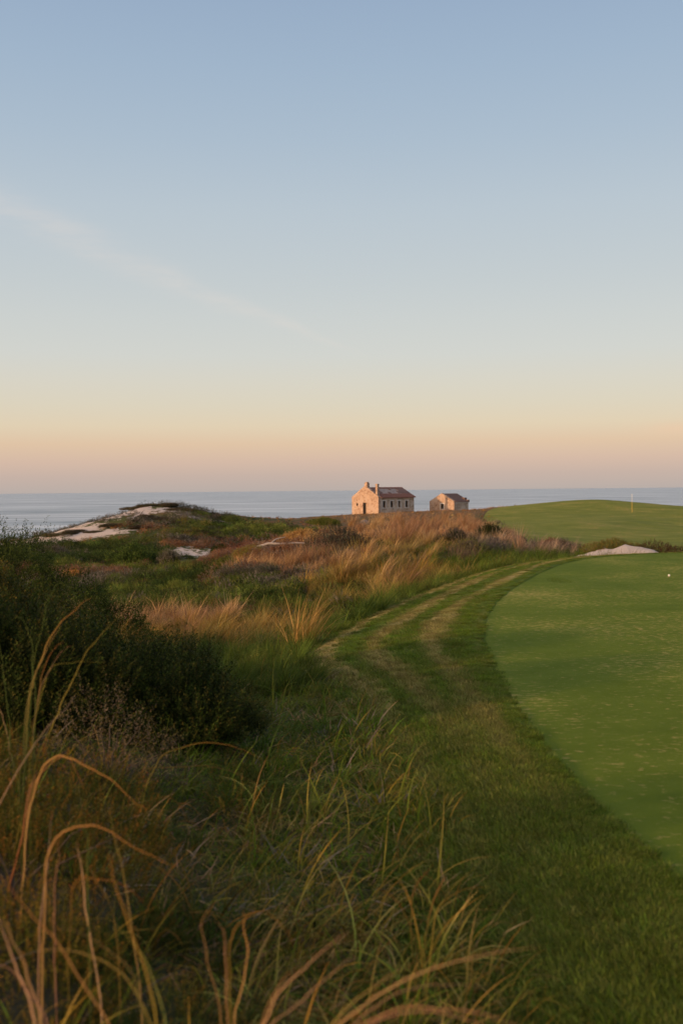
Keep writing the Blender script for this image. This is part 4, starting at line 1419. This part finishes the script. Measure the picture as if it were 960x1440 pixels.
def build_house_small():
    c = at(638, 719, 161)
    root = empty("stone_hut", (c[0], c[1], -2.05))
    th = math.radians(46)
    root.rotation_euler = (0, 0, math.pi / 2 - th)
    tag(root, "small stone hut with one gable window, right of the large house", "hut", "stone houses by the sea")
    W, Lh, E, R, t = 5.1, 3.7, 1.75, 3.0, .4
    wy0, wy1, wz0, wz1 = 2.15, 2.75, .55, 1.4
    mb = MB()
    mb.box((t, 0, -.6), (Lh, t, E))
    mb.box((t, W - t, -.6), (Lh, W, E))
    mb.prism([(t, -.6), (W - t, -.6), (W - t, E), (W / 2, R - .1), (t, E)], 'x', Lh - t, Lh - .003)
    mb.build("wall", M_STONE, root)
    g = MB()
    slope = (R + .05 - E) / (W / 2)
    top = lambda yv: E + .08 + slope * min(yv, W - yv)

    def strip(ya, yb, za, zb_=None):
        pts = [(ya, za), (yb, za)]
        if zb_ is None:
            pts += [(yb, top(yb))] + ([(W / 2, top(W / 2))] if ya < W / 2 < yb else []) + [(ya, top(ya))]
        else:
            pts += [(yb, zb_), (ya, zb_)]
        g.prism(pts, 'x', -.04, t - .003)
    strip(-.05, wy0, -.6)
    strip(wy0, wy1, -.6, wz0)
    strip(wy0, wy1, wz1)
    strip(wy1, W + .05, -.6)
    g.build("gable_wall", M_STONE_SUN, root)
    f = MB()
    q = .16
    f.box((-.07, wy0 - q, wz0 - .12), (.05, wy0, wz1 + .14))
    f.box((-.07, wy1, wz0 - .12), (.05, wy1 + q, wz1 + .14))
    f.box((-.068, wy0, wz1), (.05, wy1, wz1 + .14))
    f.box((-.068, wy0, wz0 - .12), (.05, wy1, wz0))
    fr = f.build("window", M_WHITE, root)
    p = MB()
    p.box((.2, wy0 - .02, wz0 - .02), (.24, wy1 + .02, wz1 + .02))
    p.build("opening_shade", M_DARK, fr)  # dark panel, paints the shade inside the hut
    ca = MB()
    ca.box((t, -.07, E - .28), (Lh + .05, -.002, E - .1))
    ca.build("cornice", M_WHITE, root)
    for side in (0, 1):
        mbb = MB()
        rows = 9
        for i in range(rows):
            a, b_ = i / rows, (i + 1) / rows
            ya, za = -.2 + a * (W / 2 + .2), E - .1 + a * (R - E + .1)
            yb, zb_ = -.2 + b_ * (W / 2 + .2), E - .1 + b_ * (R - E + .1)
            if side:
                ya, yb = W - ya, W - yb
            mbb.prism([(ya, za), (yb, zb_), (yb, zb_ + .07), (ya, za + .12)], 'x', t, Lh + .12)
        mbb.build("roof", M_TILE2, root)
    b = MB()
    b.box((Lh - .55, .35, E - .1), (Lh + .02, .95, E + .62))
    b.box((Lh - .3, -.1, E - .05), (Lh + .14, .4, E + .28))
    b.build("chimney", M_TILE2, root)
    return root


build_house_large()
build_house_small()

# ------------------------------------------------------------------ flagstick, balls, rock, dead wood
def cyl(name, r0, r1, z0, z1, mat, parent, sides=12):
    V, Q = tube([(0, 0, z0), (0, 0, (z0 + z1) / 2), (0, 0, z1)], r0, r1, sides)
    return link(name, mesh_np(name, V, Q, smooth=True), mat, parent)


fx = at(888, 721, 112)
zf = gz(fx[0], fx[1]) + .03
root = empty("flagstick", (fx[0], fx[1], zf))
tag(root, "thin yellow flagstick with pale top standing on the far green", "flagstick")
cyl("pole", .017, .017, -.1, 1.15, M_POLE_Y, root)
cyl("pole_top", .016, .014, 1.152, 2.0, M_POLE_W, root)
cyl("knob", .04, .034, 2.002, 2.08, M_POLE_W, root)


def ball(loc, label):
    import bmesh
    bm = bmesh.new()
    bmesh.ops.create_uvsphere(bm, u_segments=24, v_segments=14, radius=.0214)
    me = bpy.data.meshes.new("golf_ball")
    bm.to_mesh(me)
    bm.free()
    for p in me.polygons:
        p.use_smooth = True
    o = link("golf_ball", me, M_BALL, None, loc)
    tag(o, label, "golf ball")
    return o


p = at(940, 811, 18.9)
ball((p[0], p[1], .024), "white golf ball far out on the smooth green near its back edge")

# darker scuffed patches of longer grass on the green
for (px, py, w, d, lab) in ((786, 817, .20, .55, "dark scruffy patch of longer grass towards the back of the smooth green"),):
    p = at(px, py, 1.7 * F / (py - 686.5))
    n = 420
    a, r = rnd(0, 6.28, n), np.sqrt(rnd(0, 1, n))
    B = np.stack([r * np.cos(a) * w, r * np.sin(a) * d, np.full(n, .0)], -1)
    V, Q, C = blades(B, rnd(0, 6.28, n), rnd(0, .5, n), rnd(.012, .03, n), np.full(n, .004), rnd(.2, 1, n), 2, pal(n, GRASS), pal(n, GRASS))
    o = link("turf_patch", mesh_np("turf_patch", V, Q, C), M_LEAF, None, (p[0], p[1], .0))
    tag(o, lab, "turf patch")

# pale rock on the ridge
import bmesh
def rock(loc, s, label):
    bm = bmesh.new()
    bmesh.ops.create_icosphere(bm, subdivisions=4, radius=1)
    for v in bm.verts:
        d = v.co.normalized()
        k = 1 + .5 * (float(fbm(np.array([d.x * 1.6 + 9]), np.array([d.y * 1.6 + d.z * 1.3 + 9]), 12)[0]) - .5)
        v.co = Vector((d.x * s[0], d.y * s[1], d.z * s[2])) * k
    me = bpy.data.meshes.new("rock")
    bm.to_mesh(me)
    bm.free()
    o = link("rock", me, M_ROCK, None, loc)
    tag(o, label, "rock")


p = hit(513, 738)
rock((p[0], p[1], p[2] + .12), (.55, .45, .4), "pale boulder half hidden in the dry grass below the large house")
p = hit(393, 778)
root = empty("dead_branch", (p[0], p[1], p[2] + .28))
tag(root, "bleached dead branch lying across the rusty scrub", "branch")
V, Q = tube([(-1.3, 0, .0), (-.6, .1, .22), (.1, 0, .2), (.9, -.1, .25), (1.5, .1, .22)], .09, .04, 6)
link("limb", mesh_np("limb", V, Q, smooth=True), M_WOOD, root)
V, Q = tube([(-.5, .1, .2), (-.2, .3, .45), (.3, .5, .55)], .05, .02, 5)
link("twig", mesh_np("twig", V, Q, smooth=True), M_WOOD, root)

# ------------------------------------------------------------------ light
GLOW_W, GLOW_N = 1.5, 2.0   # the bright sunset side of the sky, behind the camera
SUN_AZ = math.radians(208)   # direction towards the sun, measured from +x: left and a little behind the camera
SUN_EL = math.radians(9.5)
sd = Vector((math.cos(SUN_AZ) * math.cos(SUN_EL), math.sin(SUN_AZ) * math.cos(SUN_EL), math.sin(SUN_EL)))
ld = bpy.data.lights.new("sun", 'SUN')
ld.energy = 3.6
ld.angle = math.radians(1.2)
ld.color = (1.0, .58, .30)
lo = bpy.data.objects.new("sun", ld)
COL.objects.link(lo)
lo.rotation_euler = sd.to_track_quat('Z', 'Y').to_euler()

w = bpy.data.worlds.new("World")
SC.world = w
w.use_nodes = True
nt = w.node_tree
nt.nodes.clear()
sky = N(nt, 'ShaderNodeTexSky', sky_type='NISHITA')
sky.sun_disc = False
sky.sun_elevation = SUN_EL
sky.sun_rotation = math.pi / 2 - SUN_AZ
sky.air_density, sky.dust_density, sky.ozone_density = 1.0, 1.5, 1.2
geo = N(nt, 'ShaderNodeTexCoord').outputs['Generated']
sp = N(nt, 'ShaderNodeSeparateXYZ')
nt.links.new(geo, sp.inputs[0])


def lin(c):
    return tuple(((v / 255) / 12.92 if v / 255 <= .04045 else ((v / 255 + .055) / 1.055) ** 2.4) for v in c)


el = [(-1, (150, 140, 130)), (0, (186, 174, 168)), (.9, (199, 178, 167)), (1.7, (213, 185, 167)), (2.7, (224, 195, 166)), (3.7, (225, 207, 179)), (4.9, (220, 210, 189)), (6.2, (216, 211, 197)), (7.7, (210, 211, 205)), (9.7, (204, 208, 206)), (11.7, (197, 204, 206)), (15.6, (186, 198, 207)), (19.3, (172, 189, 205)), (22.9, (161, 181, 202)), (26.5, (151, 172, 197)), (45, (135, 156, 186)), (90, (118, 138, 170))]
fac = N(nt, 'ShaderNodeMapRange')
nt.links.new(sp.outputs[2], fac.inputs[0])
fac.inputs[1].default_value, fac.inputs[2].default_value = math.sin(math.radians(-1)), 1.0
# non-linear parameter: sqrt keeps the stops near the horizon apart
s01 = lambda e: math.sqrt(max(0, (math.sin(math.radians(e)) - math.sin(math.radians(-1))) / (1 - math.sin(math.radians(-1)))))
sq = math_n(nt, 'POWER', fac.outputs[0], .5)
grad = ramp(nt, sq, [(s01(e), tuple(v * 1.07 for v in lin(c))) for e, c in el])
# thin high cloud: a wisp in sky directions
az = math_n(nt, 'ARCTAN2', sp.outputs[0], sp.outputs[1])
ele = math_n(nt, 'ARCSINE', sp.outputs[2])
# wisp runs from (az -18.9deg, el 15.5) to (az 0, el 8.2)
t_ = math_n(nt, 'DIVIDE', math_n(nt, 'ADD', az, math.radians(19)), math.radians(19.6))
line = math_n(nt, 'SUBTRACT', math.radians(15.4), math_n(nt, 'MULTIPLY', t_, math.radians(7.4)))
wv = noise(nt, mapped(nt, geo, (3, 3, 9)), 3.0, 5, .6)
off = math_n(nt, 'ADD', math_n(nt, 'SUBTRACT', ele, line), math_n(nt, 'MULTIPLY', math_n(nt, 'SUBTRACT', wv, .5), .03))
wid = N(nt, 'ShaderNodeMapRange')
nt.links.new(t_, wid.inputs[0])
wid.inputs[1].default_value, wid.inputs[2].default_value = 0, 1.05
wid.inputs[3].default_value, wid.inputs[4].default_value = .017, .0028
g = math_n(nt, 'DIVIDE', off, wid.outputs[0])
g = math_n(nt, 'POWER', 2.718, math_n(nt, 'MULTIPLY', math_n(nt, 'MULTIPLY', g, g), -1))
endf = N(nt, 'ShaderNodeMapRange')
nt.links.new(t_, endf.inputs[0])
endf.inputs[1].default_value, endf.inputs[2].default_value = .85, 1.08
endf.inputs[3].default_value, endf.inputs[4].default_value = 1, 0
strk = noise(nt, mapped(nt, geo, (6, 6, 30), (0, .35, 0)), 4.0, 6, .65)
g = math_n(nt, 'MULTIPLY', g, math_n(nt, 'MULTIPLY', endf.outputs[0], ramp(nt, strk, [(.3, (.3, .3, .3)), (.65, (1, 1, 1))])))
grad = mixc(nt, math_n(nt, 'MULTIPLY', g, .27), grad, lin((236, 224, 214)))
# a little pink puff low on the right
dx = math_n(nt, 'DIVIDE', math_n(nt, 'SUBTRACT', az, math.radians(18.6)), math.radians(1.6))
dy = math_n(nt, 'DIVIDE', math_n(nt, 'SUBTRACT', ele, math.radians(3.2)), math.radians(.35))
g2 = math_n(nt, 'POWER', 2.718, math_n(nt, 'MULTIPLY', math_n(nt, 'ADD', math_n(nt, 'MULTIPLY', dx, dx), math_n(nt, 'MULTIPLY', dy, dy)), -1))
grad = mixc(nt, math_n(nt, 'MULTIPLY', g2, .45), grad, lin((244, 205, 172)))
sdn = N(nt, 'ShaderNodeVectorMath', operation='DOT_PRODUCT')
nt.links.new(geo, sdn.inputs[0])
sdn.inputs[1].default_value = tuple(sd)
cg = math_n(nt, 'MAXIMUM', sdn.outputs['Value'], 0.0)
glow = math_n(nt, 'ADD', math_n(nt, 'MULTIPLY', math_n(nt, 'POWER', cg, 2.0), GLOW_W), math_n(nt, 'MULTIPLY', math_n(nt, 'POWER', cg, 10.0), GLOW_N))
gv = N(nt, 'ShaderNodeVectorMath', operation='SCALE')
gv.inputs[0].default_value = (1.0, .60, .30)
nt.links.new(glow, gv.inputs['Scale'])
gadd = N(nt, 'ShaderNodeVectorMath', operation='ADD')
nt.links.new(grad, gadd.inputs[0])
nt.links.new(gv.outputs[0], gadd.inputs[1])
grad = gadd.outputs[0]
STR = .1
sc10 = N(nt, 'ShaderNodeVectorMath', operation='SCALE')
sc10.inputs['Scale'].default_value = 1 / STR
nt.links.new(grad, sc10.inputs[0])
skyc = mixc(nt, .90, sky.outputs[0], sc10.outputs[0])
bg = N(nt, 'ShaderNodeBackground')
bg.inputs['Strength'].default_value = STR
nt.links.new(skyc, bg.inputs['Color'])
wo = N(nt, 'ShaderNodeOutputWorld')
nt.links.new(bg.outputs[0], wo.inputs[0])

# ------------------------------------------------------------------ render settings
SC.view_settings.view_transform = 'Standard'
SC.view_settings.look = 'None'
SC.view_settings.exposure = 0
SC.view_settings.gamma = 1
SC.render.engine = 'CYCLES'
SC.cycles.use_denoising = True
SC.cycles.max_bounces = 6
SC.cycles.diffuse_bounces = 3
SC.cycles.glossy_bounces = 2
SC.cycles.transmission_bounces = 3
SC.cycles.transparent_max_bounces = 4
SC.cycles.use_adaptive_sampling = True
SC.cycles.adaptive_threshold = .02
